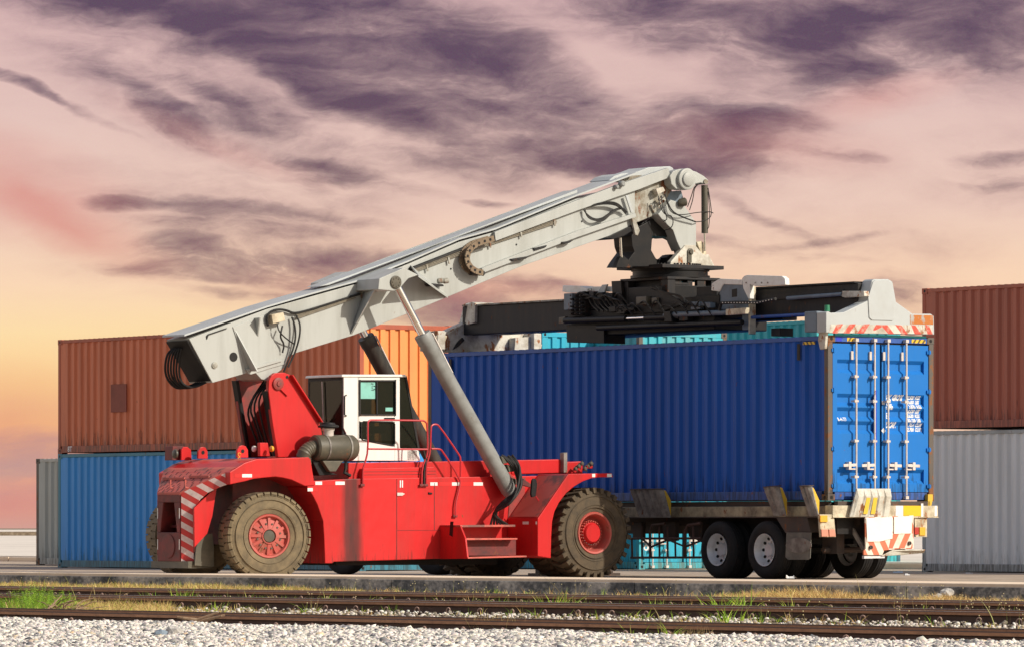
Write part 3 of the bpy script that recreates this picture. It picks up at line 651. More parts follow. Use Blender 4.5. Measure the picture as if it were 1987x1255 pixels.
# teal container stack, long side to the camera, further back
xe, ye = scl(1262, 84.0); Ft = Frame(xe - 6.06 * d2[0], ye - 6.06 * d2[1], ANG)
container('shipping_container', 'teal container with fine vertical ribs, high up behind the spreader', Ft, 2.62, 2.896, 6.06, M['c_tealside'], M['c_tealside'], end='panel', group='teal containers at the back')
container('shipping_container', 'teal container on the ground beneath the high teal one, behind the trailer', Ft, 0, 2.591, 6.06, M['c_tealside'], M['c_teal'], end='panel', group='teal containers at the back')

# ------------------------------------------------------------------ trailer (same local frame as the container, x across, y forward)
tr = thing('semi_trailer', 'rusty cream skeletal trailer carrying the blue container, twin axles and striped bumper', 'trailer', T)
def TA(px, py, x): return T.atx(px, py, x)
def TY(px, py, y): return T.aty(px, py, y)
MB().box(.62, .78, .05, 12.0, .95, 1.32).box(1.66, 1.82, .05, 12.0, .95, 1.32).build('chassis_beam', M['chassis'], tr, bevel=.01)
sb = MB(); za, zb = TA(1450, 1004, 0)[2], TA(1450, 983, 0)[2]
sb.box(.02, .14, .1, 7.2, 1.10, 1.29).box(2.30, 2.42, .1, 7.2, 1.10, 1.29); sb.build('side_rail', mat('grimy_shaded_cream_rail', (.40, .34, .22), .65, amt=.9, dirt=(.11, .085, .055), scale=3, lo=.38, hi=.62, rust=.5), tr, bevel=.01)  # cream darkened for the shaded side; the sunlit rear beam stays lighter
MB().box(.0, .16, 3.0, 6.0, 1.088, 1.104).box(.0, .16, .1, 2.9, 1.088, 1.104).build('rail_flange', M['chassis'], tr)
MB().box(.10, .16, .1, 12.0, 1.291, 1.378).box(2.28, 2.34, .1, 12.0, 1.291, 1.378).box(.16, 2.28, -.08, .02, 1.302, 1.378).build('bolster', M['chassis'], tr)
cm = MB()
for y in np.arange(.6, 12, .75): cm.box(.14, 2.30, y, y + .08, 1.12, 1.26)
cm.build('cross_member', M['chassis'], tr)
MB().box(.01, 2.43, -.12, .09, 1.09, 1.30).box(.0, 2.44, -.14, -.121, 1.085, 1.105).build('rear_beam', M['cream'], tr, bevel=.012)
MB().box(1.62, 2.02, -.128, -.1205, 1.115, 1.30).build('reflector', mat('yellow_reflective_sheet', (.85, .50, .01), .4, amt=.1), tr)
MB().box(1.44, 1.615, -.126, -.1205, 1.115, 1.30).box(2.03, 2.08, -.126, -.1205, 1.08, 1.34).box(2.34, 2.40, -.126, -.1205, 1.115, 1.30).build('reflector', M['platewhite'], tr)
# container guides: ribbed folded plates with painted cheeks
def guide(name, pts_px, x, ribs, cheek=None, lab=None, depth=.10):
    """ribbed plate leaning outward on the near side; pts_px: top-left, top-right, bottom-right, bottom-left"""
    q = [T.atx(px, py, x) for px, py in pts_px]; tl, tr_, br, bl = [Vector(v) for v in q]
    tl.x -= .03; tr_.x -= .03; m = MB()
    for i in range(ribs):
        a0, a1 = i / ribs, (i + 1) / ribs; am = a0 + (a1 - a0) * .62
        A0, A1, Am = tl.lerp(tr_, a0), tl.lerp(tr_, a1), tl.lerp(tr_, am); B0, B1, Bm = bl.lerp(br, a0), bl.lerp(br, a1), bl.lerp(br, am)
        o = Vector((-.05, 0, 0))
        m.add([A0 + o, Am + o, A1, B0 + o * .4, Bm + o * .4, B1], [(0, 1, 4, 3), (1, 2, 5, 4)])
        if i: m.add([A0, A0 + o, B0 + o * .4, B0], [(0, 1, 2, 3)])
    m.prism([tl, tr_, br, bl], (.02, 0, 0)); g = m.build(name, M['ribbed'], tr, recalc=False)
    if cheek:
        c = MB(); p = [Vector(T.aty(px, py, tr_.y)) for px, py in cheek]; c.prism(p, (0, .02, 0)); c.build('painted_cheek', M['yellow'], g)
    MB().prism([tl + Vector((-.06, 0, 0)), tr_ + Vector((-.06, 0, 0)), tr_ + Vector((.06, 0, .01)), tl + Vector((.06, 0, .01))], (0, 0, .015)).build('rusty_lip', M['chassis'], g)
    return g
guide('container_guide', [(1229, 950), (1289, 949), (1301, 1003), (1242, 1003)], -.22, 5, [(1288, 950), (1292, 951), (1302, 970), (1302, 1001), (1299, 1001)])
guide('container_guide', [(1488, 945), (1514, 943), (1525, 1000), (1503, 1000)], -.22, 2, [(1513, 944), (1518, 946), (1527, 968), (1527, 999), (1524, 999)])
guide('container_guide', [(1558, 943), (1577, 943), (1588, 1000), (1572, 1000)], -.22, 2, [(1575, 944), (1579, 946), (1590, 970), (1589, 1000), (1586, 1000)])
# rear ribbed guide (faces the camera, at the door end)
def rear_plate(pts, y, th=.03): return [Vector(T.aty(px, py, y)) for px, py in pts]
tl, t2, br, bl = rear_plate([(1663, 947), (1728, 947), (1723, 1002), (1649, 1002)], -.22)
m = MB(); nr = 5
for i in range(nr):
    a0, a1 = i / nr, (i + 1) / nr; am = a0 + (a1 - a0) * .30
    top = lambda a: tl.lerp(t2, a); bot = lambda a: bl.lerp(br, a)
    o = Vector((0, -.05, 0)); mid = lambda a: tl.lerp(t2, a).lerp(bl.lerp(br, a), .28)
    m.add([top(a0), top(am) + o * 0, top(a1), mid(a0), mid(am) + o, mid(a1) + o, bot(a0), bot(am) + o * .6, bot(a1) + o * .6],
          [(0, 1, 4, 3), (1, 2, 5, 4), (3, 4, 7, 6), (4, 5, 8, 7)])
    m.add([top(a1), mid(a1) + o, mid(a1)], [(0, 1, 2)]); m.add([mid(a1), mid(a1) + o, bot(a1) + o * .6, bot(a1)], [(0, 1, 2, 3)])
m.prism([tl, t2, br, bl], (0, .03, 0)); rg = m.build('container_guide', M['dirtywhite'], tr, recalc=False)
for i in (1, 2):
    a0 = (i + .42) / nr; a1 = (i + .98) / nr; o = Vector((0, -.055, 0))
    MB().add([tl.lerp(t2, a0).lerp(bl.lerp(br, a0), .32) + o, tl.lerp(t2, a1).lerp(bl.lerp(br, a1), .32) + o, tl.lerp(t2, a1).lerp(bl.lerp(br, a1), .9) + o, tl.lerp(t2, a0).lerp(bl.lerp(br, a0), .9) + o], [(0, 1, 2, 3)]).build('yellow_paint', M['yellow'], rg, recalc=False)
m = MB(); a, b = T.aty(1806, 960, -.1), T.aty(1806, 996, -.1); m.prism([T.aty(1801, 958, -.08), T.aty(1810, 958, -.08), T.aty(1810, 968, -.08), T.aty(1803, 1000, -.08), T.aty(1800, 1000, -.08)], (0, .3, 0)); m.build('container_guide', M['yellow'], tr)
# bumper / plate area
def yplate(name, pts, y, th, m, parent=tr, bevel=.004):
    return MB().prism([T.aty(px, py, y) for px, py in pts], (0, th, 0)).build(name, m, parent, bevel=bevel)
M['stripeplate'] = mat('striped_bumper_paint', (.62, .16, .08), .5, stripes=((.88, .82, .70), .235, (.87, 0, .5), .5), amt=.35, dirt=(.45, .25, .12), scale=5, rust=.15)
M['stripeplate2'] = mat('striped_bumper_paint_mirrored', (.62, .16, .08), .5, stripes=((.88, .82, .70), .235, (.87, 0, -.5), .5), amt=.35, dirt=(.45, .25, .12), scale=5, rust=.15)
bp_ = yplate('bumper', [(1679, 1003), (1773, 999), (1773, 1064), (1746, 1064), (1716, 1067), (1712, 1076), (1676, 1076), (1676, 1068), (1680, 1064)], -.25, .03, M['stripeplate'])
yplate('striped_half', [(1731, 1034), (1771, 1034), (1771, 1062), (1725, 1063)], -.258, .006, M['stripeplate2'], bp_)
yplate('cover_sheet', [(1681, 1004), (1732, 1002), (1732, 1044), (1706, 1050), (1683, 1050)], -.266, .006, M['platewhite'], bp_)
yplate('cover_sheet', [(1735, 1002), (1770, 1000), (1769, 1034), (1735, 1035)], -.270, .006, M['platewhite'], bp_)
for px, py in ((1689, 1061), (1764, 1053)):
    c = T.aty(px, py, -.262); MB().lathe(c, (0, -1, 0), [(.035, 0), (.035, .03), (.02, .032), (.02, .02)], 14).build('bolt', M['chassis'], bp_)
MB().prism([T.aty(1712, 1076, -.25), T.aty(1732, 1066, -.25), T.aty(1795, 1065, -.25), T.aty(1793, 1070, -.12), T.aty(1750, 1074, .05)], (0, 0, -.018)).build('bent_flap', M['dirtywhite'], bp_)
yplate('underrun_bar', [(1677, 1077), (1717, 1077), (1717, 1082), (1677, 1083)], -.22, .06, M['rimgrey'])
for side, xs in (('l', (1590, 1618, 1590, 1622)), ('r', (1774, 1799, 1774, 1799))):
    lp = yplate('lamp_bracket', [(xs[0], 997), (xs[1], 997), (xs[1] + (4 if side == 'l' else 0), 1041), (xs[0] + 3, 1041)], -.1, .05, M['cream'])
    if side == 'l':
        yplate('tail_lamp', [(1594, 1026), (1607, 1026), (1608, 1040), (1595, 1040)], -.125, .024, M['lensfade'], lp); yplate('tail_lamp', [(1609, 1026), (1620, 1026), (1622, 1040), (1610, 1040)], -.125, .024, M['lensfade'], lp)
        yplate('tail_lamp', [(1592, 999), (1606, 999), (1606, 1012), (1592, 1012)], -.125, .024, M['amber'], lp)
    else:
        yplate('tail_lamp', [(1775, 1022), (1783, 1022), (1783, 1036), (1775, 1036)], -.125, .024, M['lensred'], lp); yplate('tail_lamp', [(1785, 1022), (1796, 1022), (1796, 1038), (1785, 1038)], -.125, .024, M['amber'], lp)
MB().box(.25, 1.05, .05, .15, .80, 1.08).build('rear_cross_plate', M['black'], tr)
for q0, q1 in (((1652, 1022, .1), (1676, 1064, -.15)), ((1752, 1022, .2), (1760, 1060, -.15))): MB().bar(T.aty(*q0), T.aty(*q1), .05, .07).build('bumper_stay', M['ribbed'], tr)
MB().tube([(.3, .5, .52), (2.15, .5, .52)], .05, 8).box(.45, .62, .3, .7, .45, .95).box(1.82, 2.0, .3, .7, .45, .95).build('tail_frame', M['chassis'], tr)

# wheels
def tyre_mesh(Rr, w, rim, seg=48):
    sw = .018
    return MB().lathe((0, 0, 0), (0, 1, 0), [(rim, .05), (rim + .015, .012), (rim + .35 * (Rr - rim), -sw), (Rr - .30 * (Rr - rim), -sw * .6), (Rr - .035, .012), (Rr - .012, .04), (Rr - .004, w * .3),
        (Rr - .004, w * .7), (Rr - .012, w - .04), (Rr - .035, w - .012), (Rr - .3 * (Rr - rim), w + sw * .6), (rim + .35 * (Rr - rim), w + sw), (rim + .015, w - .012), (rim, w - .05)], seg, close=True)
def truck_wheel(parent, x, y, Rr, face, name='wheel'):
    """face=-1: outer face towards -x (near side)"""
    e = bpy.data.objects.new(name, None); COL.objects.link(e); e.parent = parent; e.location = (x, y, Rr); e.rotation_euler = (0, 0, R(-90) if face < 0 else R(90))
    t_ = tyre_mesh(Rr, .27, .285, 40)
    for k in range(4):
        yy_ = .055 + k * .052
        t_.lathe((0, 0, 0), (0, 1, 0), [(Rr - .012, yy_ - .004), (Rr + .002, yy_), (Rr + .002, yy_ + .03), (Rr - .012, yy_ + .034)], 40, cap=False)
    t_.build('tyre', M['tyreblack'], e, smooth=True)
    rm = MB().lathe((0, 0, 0), (0, 1, 0), [(.292, .0), (.290, -.004), (.282, -.002), (.270, .02), (.262, .045), (.250, .06), (.240, .12), (.228, .145), (.19, .165), (.15, .17), (.12, .17), (.115, .12), (.10, .09), (0, .09)], 40, cap=False)
    rm.lathe((0, 0, 0), (0, 1, 0), [(.29, .25), (.24, .17)], 40, cap=False)
    for k in range(10):
        a = k * math.pi / 5 + .3; rm.lathe((.142 * math.cos(a), .17, .142 * math.sin(a)), (0, -1, 0), [(.014, 0), (.014, .03)], 6)
    ro = rm.build('rim', M['rimgrey'], e, smooth=True)
    h = MB()
    for k in range(10):
        a = k * math.pi / 5; c = Vector((.206 * math.cos(a), .150, .206 * math.sin(a))); h.lathe(c, Vector((-math.cos(a) * .45, -1, -math.sin(a) * .45)), [(.029, .0), (.029, .006)], 14)
    h.build('hand_hole', M['tyreblack'], ro)
    return e
ax_y = [T.atx(1390, 1066, -.02)[1], T.atx(1483, 1067, -.02)[1]]
ax_y = [ax_y[1], ax_y[1] + 1.36]
for ya in ax_y:
    for x, f in ((-.02, -1), (.30, -1), (2.46, 1), (2.14, 1)): truck_wheel(tr, x, ya, .515, f)
    MB().tube([(.5, ya, .515), (1.94, ya, .515)], .065, 10).box(.56, .86, ya - .55, ya + .55, .62, .72).box(1.58, 1.88, ya - .55, ya + .55, .62, .72).build('axle', M['black'], tr)
MB().box(.5, 1.94, ax_y[0] - .9, ax_y[1] + .9, .72, 1.08).build('bogie_frame', M['black'], tr)
# mudguard and flap
y0 = ax_y[0] - .62
MB().prism([T.atx(1506, 1003, 0), T.atx(1566, 1003, 0), T.atx(1573, 1031, 0), T.atx(1524, 1033, 0)], (.5, 0, 0)).build('mudguard', M['chassis'], tr)
fl_ = MB().prism([T.atx(1526, 1032, -.03), T.atx(1574, 1032, -.03), T.atx(1572, 1082, -.03), T.atx(1568, 1085, -.03), T.atx(1529, 1085, -.03), T.atx(1524, 1080, -.03)], (.012, 0, 0)).build('mud_flap', mat('grey_rubber_flap', (.12, .115, .10), .7, amt=.6, dirt=(.3, .28, .23), scale=3), tr)
c = Vector(T.atx(1550, 1057, -.036)); r0 = [(c + Vector((0, .36 * math.cos(a), .135 * math.sin(a)))) for a in [i * 2 * math.pi / 28 for i in range(28)]]
MB().prism(r0, (-.006, 0, 0)).build('oval_badge', M['ribbed'], fl_)
# side guard
sg = MB(); xg = .05
for py in (1044, 1081): sg.tube([T.atx(1224, py, xg), T.atx(1360, py - .5, xg)], .022, 6)
for px in (1226, 1245, 1262, 1279, 1295, 1310, 1330, 1345): sg.tube([T.atx(px, 1020 if px % 2 else 1044, xg), T.atx(px + 1, 1083, xg)], .020, 6)
sg.tube([T.atx(1262, 1080, xg), T.atx(1261, 1030, xg), T.atx(1266, 1018, xg), T.atx(1290, 1015, xg)], .026, 6)
sg.tube([T.atx(1328, 1082, xg), T.atx(1329, 1030, xg), T.atx(1335, 1018, xg), T.atx(1360, 1014, xg)], .03, 6)
sg.tube([T.atx(1248, 1046, xg), T.atx(1264, 1060, xg), T.atx(1292, 1048, xg)], .02, 6); sg.tube([T.atx(1296, 1046, xg), T.atx(1330, 1060, xg), T.atx(1360, 1048, xg)], .02, 6)
sg.build('side_guard', mat('rusty_guard_pipe', (.10, .05, .04), .7, amt=.6, rust=.4), tr, smooth=True)
gb = MB().prism([T.atx(1285, 1012, .2), T.atx(1310, 1012, .2), T.atx(1310, 1048, .2), T.atx(1297, 1050, .2), T.atx(1287, 1046, .2)], (.1, 0, 0))
gb.prism([T.atx(1226, 1012, .3), T.atx(1245, 1012, .3), T.atx(1245, 1044, .3), T.atx(1228, 1044, .3)], (.1, 0, 0))
gb.prism([T.atx(1334, 1020, .3), T.atx(1362, 1014, .3), T.atx(1362, 1052, .3), T.atx(1336, 1040, .3)], (.2, 0, 0))
gb.box(.62, 1.82, 5.5, 9, .80, .96); gb.build('underframe_tank', M['chassis'], tr, bevel=.01)
for xl in (.35, 1.97): MB().box(xl, xl + .12, 9.0, 9.15, .05, 1.0).box(xl - .1, xl + .22, 8.9, 9.25, .0, .05).build('landing_leg', M['chassis'], tr, bevel=.008)
# old tyres standing behind the machine, seen below its hull
for px, rr, lab in ((662, .50, 'black tyre showing its bottom below the hull just right of the rear wheel'), (838, .50, 'wide black tyre showing its bottom below the middle of the red hull')):
    X, Y = scl(px, 101.0); tw = thing('tyre', lab, 'tyre', loc=(X, Y, rr), rz=R(-40))
    tyre_mesh(rr, .27 if px < 700 else .5, .28, 36).build('casing', M['tyreblack'], tw, smooth=True)
#@@NEXT2
# ------------------------------------------------------------------ reach stacker: local x forward, y to the far side, origin under the spreader's centre
OX = T.o[0] + 1.22 * T.x[0] + 6.095 * T.y[0]; OY = T.o[1] + 1.22 * T.x[1] + 6.095 * T.y[1]
S = Frame(OX, OY, ANG)
rs = thing('reach_stacker', 'red container handling truck with long pale grey boom, white cab and dusty tyres', 'reach stacker', S)
def P(px, py, c=-1.13): return S.aty(px, py, c)
def side(pts, c, th, name, m, parent=rs, bevel=.008, **k):
    """prism whose near face lies in the plane y=c, thickness th away from the camera"""
    return MB().prism([P(a, b, c) for a, b in pts], (0, th, 0)).build(name, m, parent, bevel=bevel, **k)
# ---- wheels
def lug(m, Rr, a, da, y0, y1, sk, h, r2=.0):
    vs = []
    for (yy_, dr) in ((y0, 0), (y1, 0)):
        for aa in (a - da, a + da):
            q = aa + sk * (yy_ - y0)
            for r_ in (Rr - .05, Rr + h): vs.append((r_ * math.cos(q), yy_, r_ * math.sin(q)))
    m.add(vs, [(0, 1, 3, 2), (4, 6, 7, 5), (0, 4, 5, 1), (2, 3, 7, 6), (0, 2, 6, 4), (1, 5, 7, 3)])
    # shoulder block running down the sidewall
def big_wheel(parent, x, y, Rr, w, face, yaw, kind, name):
    e = bpy.data.objects.new(name, None); COL.objects.link(e); e.parent = parent; e.location = (x, y, Rr)
    e.rotation_euler = (0, R(random.uniform(0, 30)), yaw + (0 if face < 0 else math.pi))
    front = kind == 'front'; tm = M['tyrefront'] if front else M['tyrerear']
    rk = .455 if front else .49
    h = .050 if front else .016; Rb = Rr - h; t_ = tyre_mesh(Rb, w, Rr * rk, 64); n = 30 if front else 36
    for q_ in ((.60, .014), (.66, .010), (.86, .012)) if front else ((.64, .012), (.84, .016)):
        t_.lathe((0, 0, 0), (0, 1, 0), [(Rb * q_[0] - .012, -.010), (Rb * q_[0], -.016 - q_[1]), (Rb * q_[0] + .012, -.010)], 64, cap=False)
    for k in range(n):
        a = 2 * math.pi * k / n
        lug(t_, Rb, a, .052 if front else .070, -.004, w * .52, .35 if front else .05, h); lug(t_, Rb, a + math.pi / n, .052 if front else .070, w * .48, w + .004, -.35 if front else -.05, h)
        if True:
            for (yy_, s_) in ((-.018, 1), (w + .018, -1)):      # shoulder ribs
                da = (.048 if front else .068); aa = a if s_ > 0 else a + math.pi / n; dep = .10 if front else .04; vs = []
                for r_, yo in ((Rr - dep, -.002 * s_), (Rr - .012, .012 * s_), (Rr - .002, .05 * s_), (Rr - dep, .05 * s_)):
                    for q in (aa - da, aa + da): vs.append((r_ * math.cos(q), yy_ + yo, r_ * math.sin(q)))
                t_.add(vs, [(0, 1, 3, 2), (2, 3, 5, 4), (4, 5, 7, 6), (6, 7, 1, 0), (0, 2, 4, 6), (1, 7, 5, 3)])
    t_.build('tyre', tm, e, smooth=False)
    rr = Rr * rk
    if front:
        rm = MB().lathe((0, 0, 0), (0, 1, 0), [(rr + .012, .02), (rr, -.008), (rr - .03, .0), (rr - .045, .03), (rr - .06, .12), (rr - .075, .20), (rr - .11, .23), (0, .23)], 48, cap=False)
        ro = rm.build('rim', M['rimred'], e, smooth=True)
        MB().lathe((0, 0, 0), (0, 1, 0), [(0, .045), (.155, .045), (.17, .06), (.175, .09), (.19, .10), (.19, .23)], 40, cap=False).build('hub', M['red'], ro, smooth=True)
        b = MB()
        for k in range(24):
            a = k * math.pi / 12; b.lathe((.212 * math.cos(a), .23, .212 * math.sin(a)), (0, -1, 0), [(.019, 0), (.019, .10), (.010, .105), (.010, .15)], 6)
        b.build('wheel_nuts', M['deck'], ro)
    else:
        rm = MB().lathe((0, 0, 0), (0, 1, 0), [(rr + .012, .03), (rr, -.004), (rr - .028, .0), (rr - .04, .03), (rr - .052, .065), (rr - .06, .07), (.17, .02), (.12, .012), (.115, .05), (0, .05)], 48, cap=False)
        ro = rm.build('rim', M['rimred'], e, smooth=True)
        b = MB()
        for k in range(12):
            a = (k + .5) * math.pi / 6; ca, sa = math.cos(a), math.sin(a)
            b.bar((.125 * ca, .012, .125 * sa), ((rr - .05) * ca, .045, (rr - .05) * sa), .016, .05, up=(-sa, 0, ca))
        b.lathe((0, 0, 0), (0, 1, 0), [(.13, .03), (.135, -.01), (.118, -.012), (.112, .03)], 32, cap=False)
        b.build('rim_rib', M['rimred'], ro)
        d = MB().lathe((0, 0, 0), (0, 1, 0), [(0, .0), (.10, .005), (.108, .04)], 28)
        for k in range(12):
            a = k * math.pi / 6; d.lathe((.215 * math.cos(a), .055, .215 * math.sin(a)), (0, -1, 0), [(.018, 0), (.018, .035)], 8)
        d.build('hub_cap', M['olive'], ro)
    return e
fx = P(1153, 1034, -2.0)[0]; RF = .815
for y, f in ((-2.02, -1), (2.02, 1), (-1.40, -1), (1.40, 1)): big_wheel(rs, fx, y, RF, .50, f, 0, 'front', 'front_wheel')
rx = P(521, 1046, -1.3)[0]; RR = .765
for y, f in ((-1.33, -1), (1.33, 1)): big_wheel(rs, rx, y, RR, .50, f, R(-13), 'rear', 'steering_wheel')
MB().tube([(fx, -1.3, RF), (fx, 1.3, RF)], .22, 14).box(fx - .35, fx + .35, -.5, .5, .55, 1.15).build('front_axle', M['black'], rs)
MB().box(rx - .18, rx + .18, -.85, .85, .62, .92).build('steering_axle', M['black'], rs)

# ---- hull
M['hull'] = mat('hull_red_paint', (.60, .016, .017), .44, amt=.5, dirt=(.27, .035, .028), streak=True, scale=1.0, rust=.08, fade=.05, coat=.05, dent=.25, scuff=(.13, .018, .014), spec=.3)
def soot(m, cx, hw, col=(.035, .022, .02)):
    """soot smear running down a panel: a stain of its own shape, fixed to the panel"""
    t = m.node_tree; nd = t.nodes; lk = t.links; b = nd['Principled BSDF']; old = b.inputs['Base Color'].links[0].from_socket
    tcn = nd.new('ShaderNodeTexCoord'); sx_ = nd.new('ShaderNodeSeparateXYZ'); lk.new(tcn.outputs['Object'], sx_.inputs[0])
    mp_ = nd.new('ShaderNodeMapping'); mp_.inputs[3].default_value = (5, 1, .8); lk.new(tcn.outputs['Object'], mp_.inputs[0])
    nz = nd.new('ShaderNodeTexNoise'); nz.inputs['Scale'].default_value = 1.5; nz.inputs['Detail'].default_value = 8; lk.new(mp_.outputs[0], nz.inputs['Vector'])
    def mm(op, a, c_):
        k = nd.new('ShaderNodeMath'); k.operation = op
        for i, v in enumerate((a, c_)):
            if isinstance(v, (int, float)): k.inputs[i].default_value = v
            elif v is not None: lk.new(v, k.inputs[i])
        return k.outputs[0]
    d = mm('ABSOLUTE', mm('SUBTRACT', sx_.outputs[0], cx), None)
    wob = mm('MULTIPLY', mm('SUBTRACT', nz.outputs[0], .5), hw * 1.0)
    k = nd.new('ShaderNodeMapRange'); k.interpolation_type = 'SMOOTHSTEP'; lk.new(mm('ADD', d, wob), k.inputs[0]); k.inputs[1].default_value = hw * 1.25; k.inputs[2].default_value = hw * .45
    mx_ = nd.new('ShaderNodeMix'); mx_.data_type = 'RGBA'; lk.new(mm('MULTIPLY', k.outputs[0], mm('ADD', mm('MULTIPLY', nz.outputs[0], .5), .55)), mx_.inputs[0]); lk.new(old, mx_.inputs[6]); mx_.inputs[7].default_value = col + (1,)
    lk.new(mx_.outputs[2], b.inputs['Base Color'])
soot(M['hull'], P(683, 1000)[0], .22)
CH = 1.13
hull = side([(596, 945), (599, 933), (680, 928), (1058, 922), (1058, 1076), (893, 1082), (648, 1089), (646, 1092), (631, 1092), (629, 1040), (627, 1010), (616, 978), (607, 960)], -CH, 2 * CH, 'hull', M['hull'], bevel=.012)
# panel joints, latches
pj = MB()
for pts in ([(770, 928), (770, 1084)], [(843, 936), (843, 1028)]):
    a, b = P(pts[0][0], pts[0][1], -CH - .002), P(pts[1][0], pts[1][1], -CH - .002); pj.bar(a, b, .012, .006, up=(0, 1, 0))
a, b = P(770, 1028, -CH - .002), P(890, 1028, -CH - .002); pj.bar(a, b, .006, .006)
pj.build('panel_joint', M['red_dark'], hull)
side([(771, 955), (781, 955), (786, 957), (781, 961), (771, 961)], -CH - .02, .018, 'latch', M['bar'], hull, bevel=.003)
side([(832, 954), (839, 955), (839, 958), (832, 958)], -CH - .02, .018, 'latch', M['black'], hull, bevel=.003)
for px in (776, 780): side([(px, 931), (px + 2, 931), (px + 2, 945), (px, 945)], -CH - .006, .004, 'stencil_mark', M['lettering'], hull, bevel=0)
M['reflred'] = mat('red_reflective_tape', (.70, .01, .01), .35, amt=.1); M['reflwhite'] = mat('white_reflective_tape', (.80, .78, .74), .35, amt=.15)
tp = [(612, 625, 0), (625, 650, 1), (650, 668, 0)]
def tape(segs, y, c, parent):
    for i, (a, b, k) in enumerate(segs): side([(a, y - 3.2), (b, y - 3.2), (b, y + 3.2), (a, y + 3.2)], c - .004, .003, 'reflective_tape', M['reflwhite'] if not k else M['reflred'], parent, bevel=0)
tape([(612, 625, 0), (625, 651, 1), (651, 669, 0)], 936.5, -CH, hull)
tape([(835, 849, 0), (852, 877, 1), (877, 892, 0), (892, 919, 1), (919, 937, 0)], 938, -CH, hull)
tape([(597, 607, 0), (607, 616, 1)], 949, -CH, hull)
# upper deck
side([(676, 897), (1000, 892), (1000, 924), (676, 932)], -.98, 1.96, 'deck_box', M['red'], bevel=.012)
side([(705, 908), (842, 905), (850, 921), (850, 929), (702, 930)], -1.10, .12, 'side_locker', M['hull'], bevel=.012)
for py in (914, 920): side([(706, py), (846, py - 1.5), (846, py - .6), (706, py + 1)], -1.104, .003, 'panel_joint', M['red_dark'], bevel=0)
side([(992, 892), (1092, 890), (1096, 893), (1091, 917), (993, 919)], -1.0, 2.0, 'front_frame', M['red'], bevel=.015)
side([(1098, 896), (1127, 894), (1131, 897), (1131, 918), (1098, 918)], -1.0, 2.0, 'front_frame_end', M['red'], bevel=.015)
side([(1094, 878), (1101, 877), (1101, 916), (1094, 916)], -1.1, .12, 'frame_post', M['ribbed'], bevel=.006)
# front equipment cluster
eq = MB()
for i in range(6):
    a = P(1112 + i * 6, 912 - (i % 3) * 5, -1.2 - .03 * (i % 2)); eq.tube([a, Vector(a) + Vector((.05, -.02, .08)), Vector(a) + Vector((.12, .03, -.02))], .012, 6)
    eq.lathe(Vector(a) + Vector((.04, 0, .03)), (0, -1, 0), [(.035, 0), (.035, .05), (.02, .06)], 10)
eq.build('hydraulic_couplings', M['olive'], rs)
side([(1139, 902), (1151, 903), (1151, 908), (1139, 908)], -1.25, .05, 'coupling_cap', M['red'])
# front wings
WING = [(1043.5, 1078), (1043.5, 1005.4), (1103, 918.5), (1187, 917), (1190, 925), (1166, 925), (1148, 927), (1131, 933), (1114, 943), (1098, 957), (1085, 974), (1076, 992), (1071.5, 1012), (1070, 1040), (1069, 1082)]
for c, th in ((-2.05, .92), (1.13, .92)):
    pts = [P(a, b, -2.05) for a, b in WING]; wg = MB().prism([(x, c, z) for x, _, z in pts], (0, th, 0)).build('front_wing', M['red'], rs, bevel=.01)
    if c < 0:
        tape([(1149, 1155, 0), (1155, 1178, 1), (1178, 1187, 0)], 921.5, -2.05, wg)
        # grip surface on the rear slope and marker
        a, b = Vector(P(1043.5, 1005.4, -2.05)), Vector(P(1103, 918.5, -2.05)); n = Vector(((b - a).z, 0, -(b - a).x)).normalized() * -1
        q = [a.lerp(b, .04), a.lerp(b, .96)]; dk = MB().prism([q[0] + Vector((0, .04, 0)) + n * .004, q[1] + Vector((0, .04, 0)) + n * .004, q[1] + Vector((0, .86, 0)) + n * .004, q[0] + Vector((0, .86, 0)) + n * .004], n * .004).build('grip_panel', M['deck'], wg)
        xr = a.x - .003; MB().box(xr - .003, xr, -1.78, -1.60, a.z - .10, a.z - .05).box(xr - .003, xr, -2.03, -1.99, a.z - .10, a.z - .05).build('reflective_tape', M['reflwhite'], wg)
# mirror
mr_ = side([(1033, 931), (1036, 927), (1041, 929), (1043, 938), (1040, 962), (1033, 964), (1031, 958)], -1.75, .05, 'mirror', M['black'], bevel=.01)
MB().tube([P(1040, 962, -1.72), P(1046, 972, -1.72), P(1050, 981, -1.72)], .012, 6).build('mirror_arm', M['railred'], mr_)
side([(1016, 928), (1031, 938), (1029, 945), (1012, 940)], -1.5, .04, 'bracket', M['red_dark'])
# steps
st_ = MB()
st_.prism([P(893, 1018, -1.75), P(1000, 1017, -1.75), P(1000, 1021, -1.75), P(893, 1022, -1.75)], (0, .62, 0))
st_.prism([P(905, 1043, -1.90), P(1004, 1043, -1.90), P(1004, 1046, -1.90), P(905, 1047, -1.90)], (0, .55, 0))
st_.prism([P(908, 1080, -1.98), P(1022, 1077, -1.98), P(1022, 1080, -1.98), P(908, 1083, -1.98)], (0, .85, 0))
st_.build('step_tread', M['deck'], rs, bevel=.004)
x0 = P(893, 1020, -1.75)[0]
ck = MB().prism([(x0, -1.74, P(893, 1018, -1.75)[2]), (x0, -1.12, P(893, 1018, -1.75)[2]), (x0, -1.12, P(893, 1084, -1.75)[2]), (x0, -1.97, P(908, 1083, -1.98)[2]), (x0, -1.90, P(905, 1044, -1.9)[2])], (.03, 0, 0)).build('step_cheek', M['red'], rs)
MB().box(x0 + .03, P(1000, 1030, -1.75)[0], -1.34, -1.14, P(900, 1078, -1.5)[2], P(900, 1020, -1.5)[2]).build('step_riser', M['red'], rs, bevel=.005)
